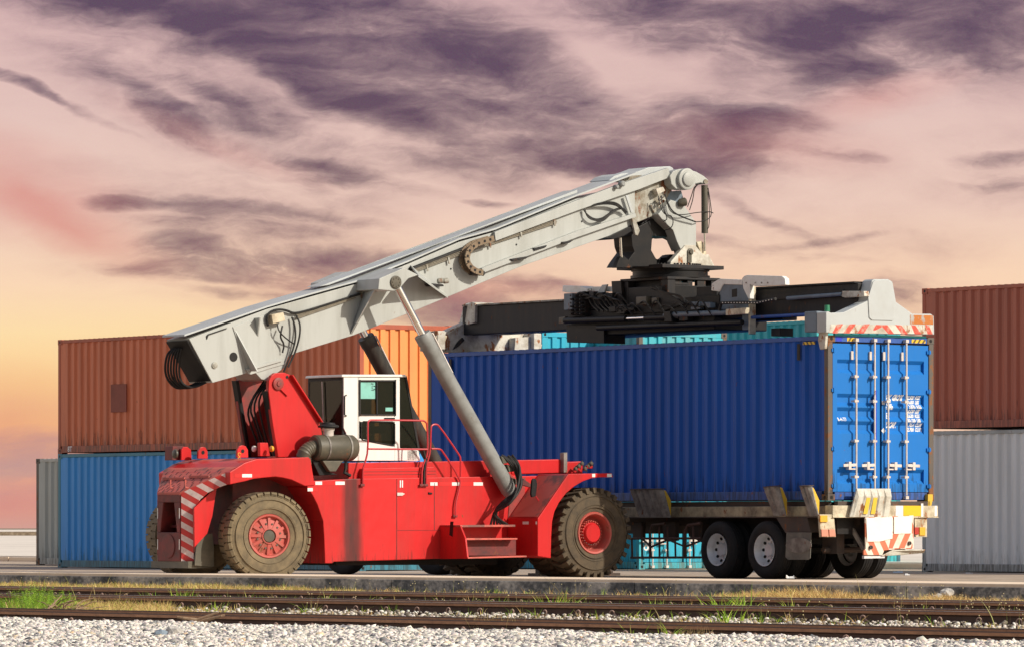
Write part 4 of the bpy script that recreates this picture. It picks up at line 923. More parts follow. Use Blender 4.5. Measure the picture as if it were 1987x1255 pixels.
MB().box(x0 + .03, P(1003, 1030, -1.75)[0], -1.72, -1.69, P(900, 1077, -1.72)[2], P(900, 1047, -1.72)[2]).build('step_riser', M['red_dark'], rs)
MB().prism([(x0 - .003, -1.55, 1.02), (x0 - .003, -1.45, 1.02), (x0 - .003, -1.42, .78), (x0 - .003, -1.52, .75)], (.002, 0, 0)).build('step_slot', M['black'], ck)
# ---- tail
ZB = P(351, 1088, -.35)[2]; XT = -11.0; ZT = S.hit(351, 954, (XT, -.35), (1, 0))[2]
XD, CW = -10.38, 1.12; ZD = P(452, 908, -CW)[2]; ZH = P(520, 889, -CW)[2]
XH = P(497, 890, -CW)[0]
block = [(446.5, 939), (446, 915), (475, 897), (497, 890), (599, 886), (603, 891), (611, 941), (592, 942), (566, 930), (550, 926), (535, 924), (511, 926), (493, 928), (475, 933), (460, 936)]
rb = side(block, -CW - .03, 2 * CW + .06, 'rear_wing', M['hull'] if False else M['red'], bevel=.012)
tape([(470, 489, 0), (456, 470, 1), (489, 505, 1)], 922, -CW - .03, rb)
# arch liner and dark inner structure
MB().box(XT + 1.0, P(628, 1010)[0], -.5, .5, .62, 1.85).build('chassis_core', M['red_dark'], rs)
# sloping tail deck
hw = .37
dk = MB()
xk = XD
dk.prism([(XT, -hw, ZT), (XT, hw, ZT), (XT, hw, ZT - .05), (XT, -hw, ZT - .05)], (.02, 0, 0))
dk.add([(XT, -hw, ZT), (XT, hw, ZT), (XD, CW, ZD), (XD, -CW, ZD), (XH, CW, ZH + .004), (XH, -CW, ZH + .004),
        (XT, -hw, ZT - .03), (XT, hw, ZT - .03), (XD, CW, ZD - .05), (XD, -CW, ZD - .05)], [(0, 1, 2, 3), (3, 2, 4, 5), (0, 3, 9, 6), (1, 7, 8, 2), (6, 9, 8, 7)])
dko = dk.build('tail_deck', M['deck'], rs)
def deckpt(u, v):
    """u 0..1 from tail to hood, v -1..1 across"""
    return Vector((XT + (XD - XT) * u, (hw + (CW - hw) * u) * v, ZT + (ZD - ZT) * u))
nrm = (deckpt(1, 0) - deckpt(0, 0)).cross(Vector((0, -1, 0))).normalized()
if nrm.z < 0: nrm = -nrm
sl_ = MB()
for i in range(10):
    for j in range(11):
        u = .06 + i * .094; v = -.88 + j * .176
        if (i + j) % 2: continue
        c = deckpt(u, v) + nrm * .003; sl_.bar(c - Vector((.028, 0, .02)), c + Vector((.028, 0, .025)), .014, .003, up=nrm)
sl_.build('grip_slots', M['black'], dko)
for v in (-.95, .10):
    c0 = deckpt(.12, v) + nrm * .01
    MB().tube([c0 + Vector((0, 0, .16)), c0 + Vector((.0, 0, .02)), c0 + Vector((.16, -.05, .0)), c0 + Vector((.20, -.06, .06))], .016, 6).build('grab_handle', M['deck'], rs)
MB().bar(deckpt(.55, -.0) + nrm * .02, deckpt(.55, .9) + nrm * .02, .02, .04).bar(deckpt(.62, -.86) + nrm * .02, deckpt(.62, -.1) + nrm * .02, .02, .04).build('deck_ledge', M['deck'], rs)
# tail box with recess
tb = MB(); y0_, y1_ = -hw, hw
zl = [ZB, ZB + .42, ZB + .46, ZB + .92, ZT]
tb.box(XT, XT + .35, -hw, hw, ZB, ZB + .50)
tb.box(XT, XT + .35, -hw, hw, ZB + 1.02, ZT - .03)
tb.prism([(XT, -hw, ZB + .50), (XT, -hw, ZB + 1.02), (XT, -.17, ZB + 1.02), (XT, -.27, ZB + .50)], (.35, 0, 0)); tb.prism([(XT, hw, ZB + .50), (XT, hw, ZB + 1.02), (XT, .17, ZB + 1.02), (XT, .27, ZB + .50)], (.35, 0, 0))
tb.box(XT + .30, XT + .36, -hw, hw, ZB + .5, ZB + 1.02)
tbo = tb.build('counterweight', M['red_dark'], rs, bevel=.01)
MB().lathe((XT - .001, 0, ZB + .26), (-1, 0, 0), [(.21, 0), (.21, .012), (.19, .014)], 30).build('cover_plate', M['red_dark'], tbo)
MB().tube([(XT + .22, -.25, ZB + .60), (XT + .22, .25, ZB + .60)], .03, 8).build('tow_pin', M['red_dark'], tbo)
for z in (.20, .74): MB().box(XT - .004, XT - .001, -hw + .01, -hw + .03, ZB + z, ZB + z + .18).box(XT - .004, XT - .001, hw - .03, hw - .01, ZB + z, ZB + z + .18).build('reflective_tape', M['reflwhite'], tbo)
# striped tapered cheeks
M['cheek'] = mat('red_white_striped_cheek', (.62, .045, .04), .55, stripes=((.80, .74, .70), .185, (.36, -.30, .86), .5), amt=.45, dirt=(.30, .12, .09), scale=7, rust=.2)
dirv = (XD - XT, -(CW - hw)); 
def CK(px, py): return Vector(S.hit(px, py, (XT, -hw), dirv))
ckp = [(351, 1088), (351, 956), (372, 945), (410, 928), (445, 913.5), (445, 937), (424, 945), (403, 955), (388, 968), (378, 985), (375, 1010), (376, 1094)]
pts = [CK(a, b) for a, b in ckp]
inn = Vector((CW - hw, XD - XT, 0)).normalized() * .03; inn = Vector((inn.x, inn.y, 0))
MB().prism([p + Vector((0, -.004, 0)) for p in pts], inn).build('striped_cheek', M['cheek'], rs, bevel=.006)
MB().prism([Vector((p.x, -p.y, p.z)) for p in pts], Vector((inn.x, -inn.y, 0))).build('striped_cheek', M['cheek'], rs)
# inside of the arch: orange red bulkhead and mud flap
xi = P(392, 1000, -.9)[0]
MB().prism([S.hit(377, 985, (XT + .18, -.62), (1, 0)), S.hit(405, 958, (XT + .18, -.62), (1, 0)), S.hit(404, 1028, (XT + .18, -.62), (1, 0)), S.hit(392, 1040, (XT + .18, -.62), (1, 0)), S.hit(378, 1070, (XT + .18, -.62), (1, 0))], (0, .05, 0)).build('arch_bulkhead', M['red_dirty'], rs)
MB().prism([S.aty(px, py, -.66) for px, py in ((378, 1096), (381, 1060), (388, 1044), (400, 1036), (412, 1034), (415, 1060), (415, 1099))], (0, .03, 0)).build('mud_flap', M['olive'], rs)
MB().box(XT + .02, XT + .5, -.6, .6, ZB - .12, ZB).build('tail_skirt', M['olive'], rs)
MB().box(XT + .35, XT + .45, -.55, .55, .9, 1.7).build('arch_wall', M['black'], rs)  # coloured black to stand for the shade inside the arch
MB().prism([S.hit(377, 985, (XT + .30, -.70), (1, 0)), S.hit(408, 955, (XT + .30, -.70), (1, 0)), S.hit(420, 948, (XT + .30, -.70), (1, 0)), S.hit(412, 1000, (XT + .30, -.70), (1, 0)), S.hit(402, 1034, (XT + .30, -.70), (1, 0)), S.hit(378, 1060, (XT + .30, -.70), (1, 0))], (0, .04, 0)).build('arch_liner', M['red'], rs)
# ears and lamps on the tail hood
def ear(pts, c, th=.05, m='red'):
    o = side(pts, c, th, 'lifting_ear', M[m]); return o
def earpts(cx_, by, w_, h_): return [(cx_ - w_, by), (cx_ - w_ * .95, by - h_ * .62), (cx_ - w_ * .55, by - h_ * .93), (cx_, by - h_), (cx_ + w_ * .55, by - h_ * .93), (cx_ + w_ * .95, by - h_ * .62), (cx_ + w_, by)]
for cx_, by, w_, h_, c in ((394, 889, 9.5, 23, .55), (471, 887, 11, 24, -.55)):
    o = ear(earpts(cx_, by, w_, h_), c); q = P(cx_, by - h_ * .52, c - .002); MB().lathe(q, (0, -1, 0), [(.034, 0), (.034, .003)], 14).build('eye', M['black'], o)
    if c < 0:
        for dz in (0, .08): MB().tube([Vector(q) + Vector((-.075 + .03 * math.cos(a), -.004, -.06 - dz + .03 * math.sin(a))) for a in [i * .6 for i in range(10)]], .006, 5).build('painted_number', mat('yellow_marker', (.8, .5, .05)) if dz == 0 else M['amber'], o)
o = ear([(352, 892), (352, 872), (356, 866), (364, 866), (371, 872), (372, 892)], .85, .05, 'red')
lh = side([(334, 892), (335, 865), (356, 865), (356, 892)], .95, .25, 'lamp_housing', M['red_dark']); q = P(346, 880, .94)
MB().lathe(S.hit(341, 880, (P(335, 880, .95)[0] - .002, .9), (0, 1)), (-1, 0, 0), [(.085, 0), (.08, .03), (.04, .045), (0, .05)], 20).build('lamp_lens', M['olive'], lh)
o = side([(505, 884), (504, 858), (520, 858), (524, 884)], -.42, .08, 'lamp_bracket', M['red'])
for px, c, mm_ in ((495, -.2, 'platewhite'), (529, -.55, 'amber')):
    q = P(px, 870, c); MB().lathe(q, (-1, 0, 0), [(.05, 0), (.055, .02), (.05, .04), (.02, .055), (0, .056)], 18).build('lamp_lens', M[mm_], o)
#@@NEXT3
# ---- masts
mast = [(521, 758), (522, 738), (527, 728), (534, 723), (551, 722), (562, 726), (580, 749), (619, 815), (626, 845), (628, 886), (540, 886), (529, 820)]
xq = [P(a, b, -.55) for a, b in mast]
mn = MB().prism(xq, (0, .09, 0)).build('mast_plate', M['hull'] if False else M['red'], rs, bevel=.01)
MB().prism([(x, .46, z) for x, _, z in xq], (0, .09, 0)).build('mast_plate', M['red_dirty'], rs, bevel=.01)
q = P(539, 744, -.552); MB().lathe(q, (0, -1, 0), [(.11, 0), (.11, .03), (.08, .04), (.05, .042), (.045, .06), (0, .062)], 26).build('pivot_pin', M['red_dirty'], mn)
MB().bar(Vector(q) + Vector((.06, -.02, -.04)), Vector(q) + Vector((.22, -.02, -.17)), .025, .11, up=(0, 0, 1)).build('keeper_plate', M['red'], mn)
q2 = P(557, 731, -.552); MB().lathe(q2, (0, -1, 0), [(.028, 0), (.028, .003)], 14).build('lifting_eye', M['black'], mn)
a, b = P(564, 727, -.57), P(622, 818, -.57); MB().bar(a, b, .14, .02, up=(1, 0, 1)).build('mast_flange', M['red'], mn)
a, b = Vector(P(521, 758, -.5)), Vector(P(540, 884, -.5))
MB().prism([a + Vector((.55, .045, -.1)), b + Vector((.30, .045, 0)), b + Vector((.30, .96, 0)), a + Vector((.55, .96, -.1))], (.05, 0, 0)).build('mast_back_wall', M['red_dirty'], rs)
MB().prism([a + Vector((-.05, -.02, .0)), b + Vector((-.02, -.02, 0)), b + Vector((-.02, .14, 0)), a + Vector((-.05, .14, 0))], (.06, 0, 0)).build('mast_edge', M['black'], rs)
MB().prism([a + Vector((-.08, .92, .2)), b + Vector((-.02, .92, 0)), b + Vector((-.02, 1.06, 0)), a + Vector((-.08, 1.06, .2))], (.06, 0, 0)).build('mast_edge', M['black'], rs)
hg = MB()
for i in range(4):
    y_ = .22 + .11 * i; hg.tube([a + Vector((.25, y_ - .1, .25)), a + Vector((-.10 - .02 * (i % 3), y_, -.1 - .06 * i)), a + Vector((.02, y_ + .05 * (i % 2), -.6)), b + Vector((-.05, y_ + .02, .2)), b + Vector((.0, y_, .0))], .018, 6, smooth=2)
hg.build('hydraulic_hoses', M['black'], rs, smooth=True)

# ---- boom
B = -.37
bo = [(367, 657), (412.5, 742), (480, 723), (497, 724), (507, 735), (519, 738), (529, 729), (553, 712), (559, 692), (575, 684), (686, 650), (805, 603), (920, 555), (1014, 516), (1092, 489.5), (1200, 452), (1232, 432), (1232, 364), (1120, 386), (962, 450), (891, 470), (792, 513), (700, 549), (600, 577), (518, 600)]
boom = side(bo, B, .74, 'boom_outer_section', M['boom'], bevel=.006)
def Bp(px, py, dy=0): q = P(px, py, B - dy); return Vector(q)
# top cover plates (overhanging flange)
tl_ = [(358, 652), (440, 624), (518, 597), (600, 573), (700, 545.5), (792, 509), (891, 466), (962, 446), (1120, 381), (1235, 338)]
ft = MB()
for (a, b) in zip(tl_[:-1], tl_[1:]):
    A, C = Bp(*a, .03), Bp(*b, .03); u = Vector((0, 0, 1)); ft.add([A, C, C + u * .03, A + u * .03, A + Vector((0, .72, 0)), C + Vector((0, .72, 0)), C + Vector((0, .72, .03)), A + Vector((0, .72, .03))],
                                                          [(0, 1, 2, 3), (3, 2, 6, 7), (4, 7, 6, 5), (0, 4, 5, 1), (0, 3, 7, 4), (1, 5, 6, 2)])
ft.build('top_cover', M['boomtop'], boom)
# raised centre cover on the upper half
A0, A1 = Vector(P(620, 556, -.2)), Vector(P(1120, 374, -.2))
MB().prism([A0, A1, A1 + Vector((0, 0, .05)), A0 + Vector((.2, 0, .03))], (0, .42, 0)).build('cover_strip', M['boomtop'], boom)
# open dark rear end
xr = [Bp(366.2, 657.5), Bp(411.2, 741)]
e0, e1 = xr; nr_ = Vector(((e1 - e0).z, 0, -(e1 - e0).x)).normalized()
if nr_.x > 0: nr_ = -nr_
MB().prism([e0 + Vector((0, .03, -.02)) + nr_ * .01, e1 + Vector((0, .03, .03)) + nr_ * .01, e1 + Vector((0, .71, .03)) + nr_ * .01, e0 + Vector((0, .71, -.02)) + nr_ * .01], nr_ * .01).build('boom_end_opening', M['black'], boom)
hs = MB()
for i in range(6):
    y_ = .30 + i * .06; z0 = -.25 - .03 * i
    hs.tube([e0 + Vector((.05, y_, -.15)), e0.lerp(e1, .35) + Vector((-.12 - .02 * i, y_ + .05, -.0)), e0.lerp(e1, .75) + Vector((-.30 - .02 * i, y_ + .12, -.05)), e1 + Vector((-.34, y_ + .1, -.05 - .02 * (i % 3))), e1 + Vector((-.18, y_, -.10)), e1 + Vector((.05, y_ - .1, .02))], .020, 7, smooth=3)
hs.build('hose_bundle', M['hose'], boom, smooth=True)
# pins, holes and ribs on the rear part
q = Bp(416, 708, .002); MB().lathe(q, (0, -1, 0), [(.055, 0), (.055, .02), (.035, .025), (.03, .035), (0, .036)], 20).build('pin_boss', M['boomrust'], boom)
q = Bp(453, 692, .002); MB().lathe(q, (0, -1, 0), [(.082, 0), (.082, .004), (.075, .005)], 22).build('access_hole', M['black'], boom)
MB().prism([Bp(452, 634), Bp(489, 715), Bp(475, 719)], (0, -.20, 0)).build('stiffener', M['boom'], boom) if False else None
rbm = MB(); a, b = Bp(453, 635), Bp(484, 720)
rbm.add([a, b, b + Vector((-.0, -.24, 0)), a + Vector((.025, 0, 0)), b + Vector((.025, 0, 0)), b + Vector((.025, -.24, 0))], [(0, 1, 2), (3, 5, 4), (0, 2, 5, 3), (1, 4, 5, 2), (0, 3, 4, 1)]); rbm.build('stiffener', M['boom'], boom)
rbm = MB(); a, b = Bp(493, 617), Bp(499, 656)
rbm.add([a, b, a + Vector((-.02, -.20, -.0)), a + Vector((.025, 0, 0)), b + Vector((.025, 0, 0)), a + Vector((.005, -.20, 0))], [(0, 1, 2), (3, 5, 4), (0, 2, 5, 3), (1, 4, 5, 2), (0, 3, 4, 1)]); rbm.build('stiffener', M['boom'], boom)
rp = side([(452, 634), (512, 611), (553, 706), (528, 713), (487, 726), (481, 724)], B - .018, .017, 'reinforcing_plate', M['boom'], boom, bevel=.005)
side([(478, 716), (540, 697), (548, 700), (480, 720)], B - .05, .05, 'ledge', M['boom'], boom, bevel=.004)
side([(401, 651), (404, 648), (440, 636), (440, 638), (405, 650), (402, 658)], B - .02, .02, 'drip_edge', M['hose'], boom, bevel=0)
# electrical box and loops
ebx = side([(527, 611), (550, 606), (554, 622), (530, 628)], B - .16, .14, 'junction_box', M['cream'], boom, bevel=.006)
cbm = MB()
cbm.tube([Bp(548, 632, .12), Bp(545, 645, .15), Bp(544, 655, .12), Bp(552, 668, .08), Bp(548, 684, .06)], .016, 6, smooth=2)
cbm.tube([Bp(538, 628, .12), Bp(540, 640, .16), Bp(548, 650, .15), Bp(560, 660, .12), Bp(572, 668, .08)], .013, 6, smooth=2)
cbm.tube([Bp(520, 632, .05), Bp(517, 618, .07), Bp(522, 606, .08), Bp(538, 600, .08), Bp(556, 602, .07), Bp(570, 609, .05), Bp(600, 602, .04), Bp(700, 570, .04)], .022, 7, smooth=2)
cbm.tube([Bp(566, 615, .06), Bp(572, 630, .09), Bp(574, 655, .12), Bp(568, 680, .10), Bp(557, 705, .08), Bp(550, 722, .05)], .017, 7, smooth=2)
cbm.tube([Bp(575, 612, .06), Bp(583, 630, .12), Bp(581, 656, .14), Bp(572, 685, .12), Bp(559, 712, .10)], .017, 7, smooth=2)
cbm.build('control_cables', M['hose'], boom, smooth=True)
# steel pipes along the boom
pm = MB()
for k, dz in enumerate((0, 3.2, 6)):
    pm.tube([Bp(575, 612 + dz, .035), Bp(690, 572 + dz, .035)], .011, 6); pm.tube([Bp(800, 524 + dz, .035), Bp(900, 486 + dz, .035), Bp(1080, 427 + dz, .035)], .011, 6)
pm.build('hydraulic_pipe', M['pipe'], boom, smooth=True)
cl_ = MB()
for px, py in ((700, 570), (828, 518), (870, 503), (950, 472), (1075, 430), (1010, 452)): cl_.bar(Bp(px, py - 4, .05), Bp(px + 2, py + 9, .05), .03, .02, up=(0, 1, 0))
cl_.build('pipe_clamp', M['boomrust'], boom)
MB().tube([Bp(795, 523, .03), Bp(900, 482, .03), Bp(1060, 428, .03), Bp(1130, 402, .03), Bp(1195, 380, .03)], .030, 7).build('cable_bundle', M['hose'], boom, smooth=True)
# guide rails
side([(960, 451), (1115, 391), (1200, 359), (1297, 326), (1301, 344), (1240, 368), (1123, 408), (962, 468)], B - .09, .10, 'upper_guide_rail', M['boom'], boom, bevel=.004)
side([(935, 521), (1120, 449), (1233, 414), (1235, 421), (1120, 461), (938, 530)], B - .09, .10, 'lower_guide_rail', M['boom'], boom, bevel=.004)
side([(1035, 482), (1062, 476), (1060, 480), (1038, 487)], B - .12, .10, 'rail_stop', M['dark'], boom)
side([(990, 503), (1028, 497), (1020, 503), (995, 507)], B - .12, .10, 'rail_stop', M['dark'], boom); side([(1090, 470), (1113, 467), (1105, 472), (1093, 474)], B - .12, .10, 'rail_stop', M['dark'], boom)
# rust-streaked energy chain
ec = [(958, 463), (948, 466), (937, 469), (926, 473), (916, 480), (909, 489), (906, 500), (908, 511), (914, 520), (923, 526), (933, 529), (941, 530)]
M['chain'] = mat('rusty_energy_chain', (.22, .16, .10), .7, amt=.7, dirt=(.12, .07, .04), scale=8, rust=.4)
pc = [Bp(a, b, .22) for a, b in ec]; ecm = MB(); eci = MB()
fine_ = []
for i in range(len(pc) - 1):
    for t_ in (0, .5): fine_.append(pc[i].lerp(pc[i + 1], t_))
for i in range(len(fine_) - 1):
    a, b = fine_[i], fine_[i + 1]; e = (b - a) * .48
    ecm.bar(a - e * .02, b + e * .0, .03, .105, up=Vector((0, 1, 0)).cross(b - a)); mid = (a + b) / 2
    ecm.bar(a + Vector((0, .17, 0)), b + Vector((0, .17, 0)), .03, .105, up=Vector((0, 1, 0)).cross(b - a))
    if i % 2: eci.lathe(mid + Vector((0, -.016, 0)), (0, -1, 0), [(.026, 0), (.026, .003)], 8)
echain = ecm.build('energy_chain', M['chain'], boom); eci.build('chain_eyelets', M['black'], echain)
MB().tube([Bp(908, 492, .12), Bp(905, 505, .12), Bp(911, 519, .12), Bp(925, 528, .12), Bp(938, 531, .12)], .05, 8, smooth=1).build('chain_hoses', M['hose'], echain, smooth=True)
side([(921, 528), (943, 530), (940, 534), (923, 533)], B - .22, .22, 'chain_bracket', M['dark'], boom)
# cylinder bracket ("ear") and webs
br = side([(736, 541), (784, 520), (812, 534), (792, 541), (776, 560), (764, 565), (734, 562)], -1.08, .71, 'cylinder_bracket', M['boom'], boom, bevel=.01)
for i, (pp) in enumerate((((736, 541), (700, 548), (673, 646)), )):
    a = Vector(P(736, 545, -1.05)); b = Bp(712, 548); c_ = Bp(678, 648); MB().prism([a, b, c_, c_ + Vector((.02, 0, 0)) ], (.035, 0, .0)).build('web_plate', M['boom'], boom)
    a = Vector(P(812, 534, -1.05)); b = Bp(797, 515); c_ = Bp(869, 575); MB().prism([a, b, c_], (.0, 0, -.035)).build('web_plate', M['boom'], boom)
q = P(767.5, 548, -1.083); ph = MB().lathe(q, (0, -1, 0), [(.115, 0), (.115, .02), (.10, .028), (0, .03)], 30)
for k in range(8): a = k * math.pi / 4; ph.lathe(Vector(q) + Vector((.075 * math.cos(a), -.03, .075 * math.sin(a))), (0, -1, 0), [(.012, 0), (.012, .01)], 6)
ph.build('pin_cap', M['olive'], br)
# mirrored bracket
MB().prism([(x, .37, z) for x, _, z in [P(a, b, -1.08) for a, b in ((736, 541), (784, 520), (812, 534), (792, 541), (776, 560), (764, 565), (734, 562))]], (0, .71, 0)).build('cylinder_bracket', M['boom'], boom)
sh = side([(836, 550), (860, 552), (862, 556), (840, 556)], B - .24, .22, 'lamp_shelf', M['dark'], boom)
for px in (849, 860):
    q = Bp(px, 546, .16); MB().lathe(q, (1, -.3, .15), [(.04, 0), (.05, .02), (.05, .09), (.035, .1), (0, .1)], 14).build('work_lamp', M['boomrust'], boom)
for px, py in ((1002, 475), (875, 522), (1129, 430)): MB().lathe(Bp(px, py, .003), (0, -1, 0), [(.018, 0), (.018, .002)], 12).build('bolt_hole', M['black'], boom)
# ---- lift cylinders
M['cyldark'] = mat('shadowed_cylinder_paint', (.035, .033, .028), .55, amt=.7, dirt=(.11, .10, .075), scale=2.5, streak=True)  # far cylinder painted dark for the boom's shadow over it
def cyl_set(c):
    if c < 0: top = Vector(P(767.5, 550, -.95)); bot = Vector(P(992, 958, -1.34)); mid = Vector(P(819, 648, -1.04))
    else:
        top = Vector(P(767.5, 550, -.86)); mid = Vector(P(820, 648, -.86)); bot = Vector(P(990, 960, -.86)); top.y = mid.y = bot.y = c
    MB().tube([top, mid], .072, 20).build('cylinder_rod', M['chrome'], rs, smooth=True)
    d = (bot - mid).normalized(); n_ = (bot - mid).length
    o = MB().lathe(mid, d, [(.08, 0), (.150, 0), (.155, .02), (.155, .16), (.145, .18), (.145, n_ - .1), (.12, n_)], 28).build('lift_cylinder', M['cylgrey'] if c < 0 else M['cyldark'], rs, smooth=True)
    sd = Vector((0, -1 if c < 0 else 1, 0)).cross(d) * (1 if c < 0 else -1)
    MB().tube([mid + d * .08 + sd * .14, mid + d * .10 + sd * .20, mid + d * .5 + sd * .18, mid + d * .9 + sd * .16], .016, 6).build('cylinder_pipe', M['bar'], o)
    return mid, d, bot
cyl_set(-.86); mid, d, bot = cyl_set(.93)
hb = MB()
for i in range(6):
    o_ = .07 * i; k_ = (i * 7 % 5) - 2
    hb.tube([P(974 + i * 4, 884 + k_, -1.40), P(996 + i * 3, 903 - k_, -1.45 - o_ * .4), P(1011 + k_ * 2.5, 932 + i * 2, -1.48 - o_ * .6), P(1004 - i * 2, 955 + i * 4, -1.50 - o_), P(982 - i * 4, 966 + i * 5, -1.48), P(962 - i * 1 + k_, 988 + i * 2, -1.40), P(952 + i * 6.5, 1017, -1.30)], .022, 7, smooth=3)
hb.build('lift_hoses', M['hose'], rs, smooth=True)
for a, b in ((972, 884), (984, 900), (990, 925)): side([(a, b), (a + 12, b + 4), (a + 13, b + 14), (a + 4, b + 15)], -1.42, .14, 'valve_block', M['olive'])
side([(984, 912), (1003, 930), (1020, 925), (1016, 1016), (985, 1016), (990, 960)], -1.145, .01, 'dirty_shaded_recess', M['red_dirty'])  # dirty red sheet that also paints in the boom's shadow on the hull

# ---- cab
cab = bpy.data.objects.new('cab', None); COL.objects.link(cab); cab.parent = rs
CN, CF = -.62, .50
def cs(pts, name, m, c=CN, th=.05, parent=cab, **k): return side(pts, c, th, name, m, parent, **k)
xr_ = P(667, 800, CN)[0]; zt_ = P(667, 727, CN)[2]; zb_ = P(675, 893, CN)[2]
# side frame: rear column, door surround, sill
cs([(667, 729), (697, 729), (697, 893), (675, 893), (672, 840), (667, 830)], 'side_panel', M['white'])
cs([(697, 729), (776, 729), (776, 737), (697, 737)], 'side_panel', M['white']); cs([(766, 737), (776, 737), (776, 893), (766, 893)], 'side_panel', M['white'])
cs([(697, 804), (766, 804), (766, 818), (700, 818), (697, 816)], 'side_panel', M['white'])
cs([(697, 850), (700, 850), (766, 866), (766, 893), (697, 893)], 'side_panel', M['white'])
cs([(776, 868), (789, 870), (812, 873), (816, 893), (776, 893)], 'side_panel', M['white'])
cs([(696, 731), (776, 731), (776, 732), (696, 732)], 'door_gap', M['ribbed'], c=CN - .002, th=.002, bevel=0); cs([(694.5, 731), (695.5, 731), (695.5, 893), (694.5, 893)], 'door_gap', M['ribbed'], c=CN - .002, th=.002, bevel=0)
cs([(697, 736), (767, 736), (767, 806), (697, 806)], 'window_frame', M['dark'], c=CN + .012, th=.02) if False else None
wf = MB()
for a, b in (((697, 738), (767, 738)), ((767, 736), (767, 806)), ((767, 804), (698, 804)), ((698, 806), (698, 736)), ((731, 738), (731, 804))): wf.bar(P(a[0], a[1], CN - .008), P(b[0], b[1], CN - .008), .022, .03, up=(0, 1, 0))
wfo = wf.build('window_frame', M['dark'], cab)
cs([(697, 736), (767, 736), (767, 806), (697, 806)], 'window_pane', M['glass'], c=CN + .01, th=.006, parent=wfo, bevel=0)
cs([(701, 820), (705, 817), (762, 818), (766, 822), (767, 860), (763, 864), (704, 853), (700, 848)], 'window_pane', M['glass'], c=CN + .008, th=.008, bevel=0)
wf2 = MB().tube([P(a, b, CN - .004) for a, b in ((701, 821), (705, 817), (762, 818), (766, 822), (766, 860), (762, 864), (704, 853), (701, 849))], .012, 6, closed=True).build('window_seal', M['hose'], cab)
M['sticker'] = mat('pale_turquoise_sticker', (.22, .55, .47), .6, amt=.3, scale=5)
stk = cs([(700, 741), (728, 741), (728, 773), (700, 773)], 'window_sticker', M['sticker'], c=CN + .006, th=.003, bevel=0); cs([(748, 790), (762, 790), (762, 797), (748, 797)], 'window_sticker', M['sticker'], c=CN + .006, th=.003, bevel=0)
kz = MB()
for i in range(7): a = P(720 + random.uniform(0, 6), 744 + i * 2.0, CN + .003); kz.bar(a, Vector(a) + Vector((random.uniform(.01, .06), 0, random.uniform(-.02, .02))), .006, .012)
kz.build('sticker_print', M['black'], stk)
# quarter glass in front of the door, slanted windscreen, rear glass
cs([(776.5, 731), (786, 731), (811, 872), (777, 868)], 'window_pane', M['glass'], c=CN + .01, th=.008, bevel=0)
MB().bar(P(786.5, 729, CN + .02), P(812, 873, CN + .02), .04, .04).build('windscreen_pillar', M['dark'], cab)
a, b = Vector(P(787, 731, CN)), Vector(P(811, 871, CN)); MB().prism([a + Vector((0, .04, 0)), b + Vector((0, .04, 0)), b + Vector((0, CF - CN - .04, 0)), a + Vector((0, CF - CN - .04, 0))], (.008, 0, 0)).build('windscreen', M['glass'], cab)
MB().box(b.x - .25, b.x, CN, CF, zb_, b.z).build('nose_panel', M['white'], cab, bevel=.02)
zr0 = P(667, 890, CN)[2]
MB().box(xr_, xr_ + .008, CN + .03, CF - .03, zr0 + .1, zt_ - .08).build('rear_window', M['glass'], cab)
rf = MB(); rf.box(xr_ - .005, xr_ + .04, CF - .04, CF, zr0, zt_ - .03).box(xr_ - .005, xr_ + .03, CN + .03, CN + .06, zr0, zt_ - .03).box(xr_ - .004, xr_ + .03, CN + .03, CF, zt_ - .09, zt_ - .03).box(xr_ - .003, xr_ + .02, CN, CF, zr0 - .0, zr0 + .1); rf.build('rear_frame', M['dark'], cab)
MB().tube([(xr_ - .03, .02, zt_ - .1), (xr_ - .03, -.06, zr0 + .1)], .012, 6).build('wiper', M['bar'], cab)
MB().prism([P(663, 731, CN - .02), P(664, 726, CN - .02), P(787, 726, CN - .02), P(790, 731, CN - .02)], (0, CF - CN + .04, 0)).build('cab_roof', M['white'], cab, bevel=.012)
MB().box(xr_ + .03, a.x, CF - .05, CF, zr0 + .75, zt_ - .05).build('far_window', M['glass'], cab); MB().box(xr_ + .03, b.x - .2, CF - .05, CF, zb_, zr0 + .72).build('far_panel', M['white'], cab)
MB().box(xr_ + .3, xr_ + .8, -.30, .15, zb_ + .3, zb_ + .45).box(xr_ + .28, xr_ + .38, -.28, .13, zb_ + .45, zb_ + 1.0).build('seat', M['black'], cab, bevel=.03)
MB().box(xr_ + .9, xr_ + 1.05, -.4, .2, zb_ + .5, zb_ + .62).tube([(xr_ + .95, -.1, zb_ + .62), (xr_ + .8, -.1, zb_ + .85)], .02, 6).build('dashboard', M['black'], cab)
MB().box(xr_ + .02, b.x, CN + .05, CF, zb_, zb_ + .04).build('cab_floor', M['black'], cab)
MB().tube([P(672, 766, CN - .01), P(668.5, 768, CN - .06), P(668.5, 804, CN - .06), P(672, 806, CN - .01)], .014, 6).build('grab_rail', M['hose'], cab)
cs([(747, 809.5), (767, 809.5), (767, 812.5), (747, 812.5)], 'door_handle', M['black'], c=CN - .03, th=.025)

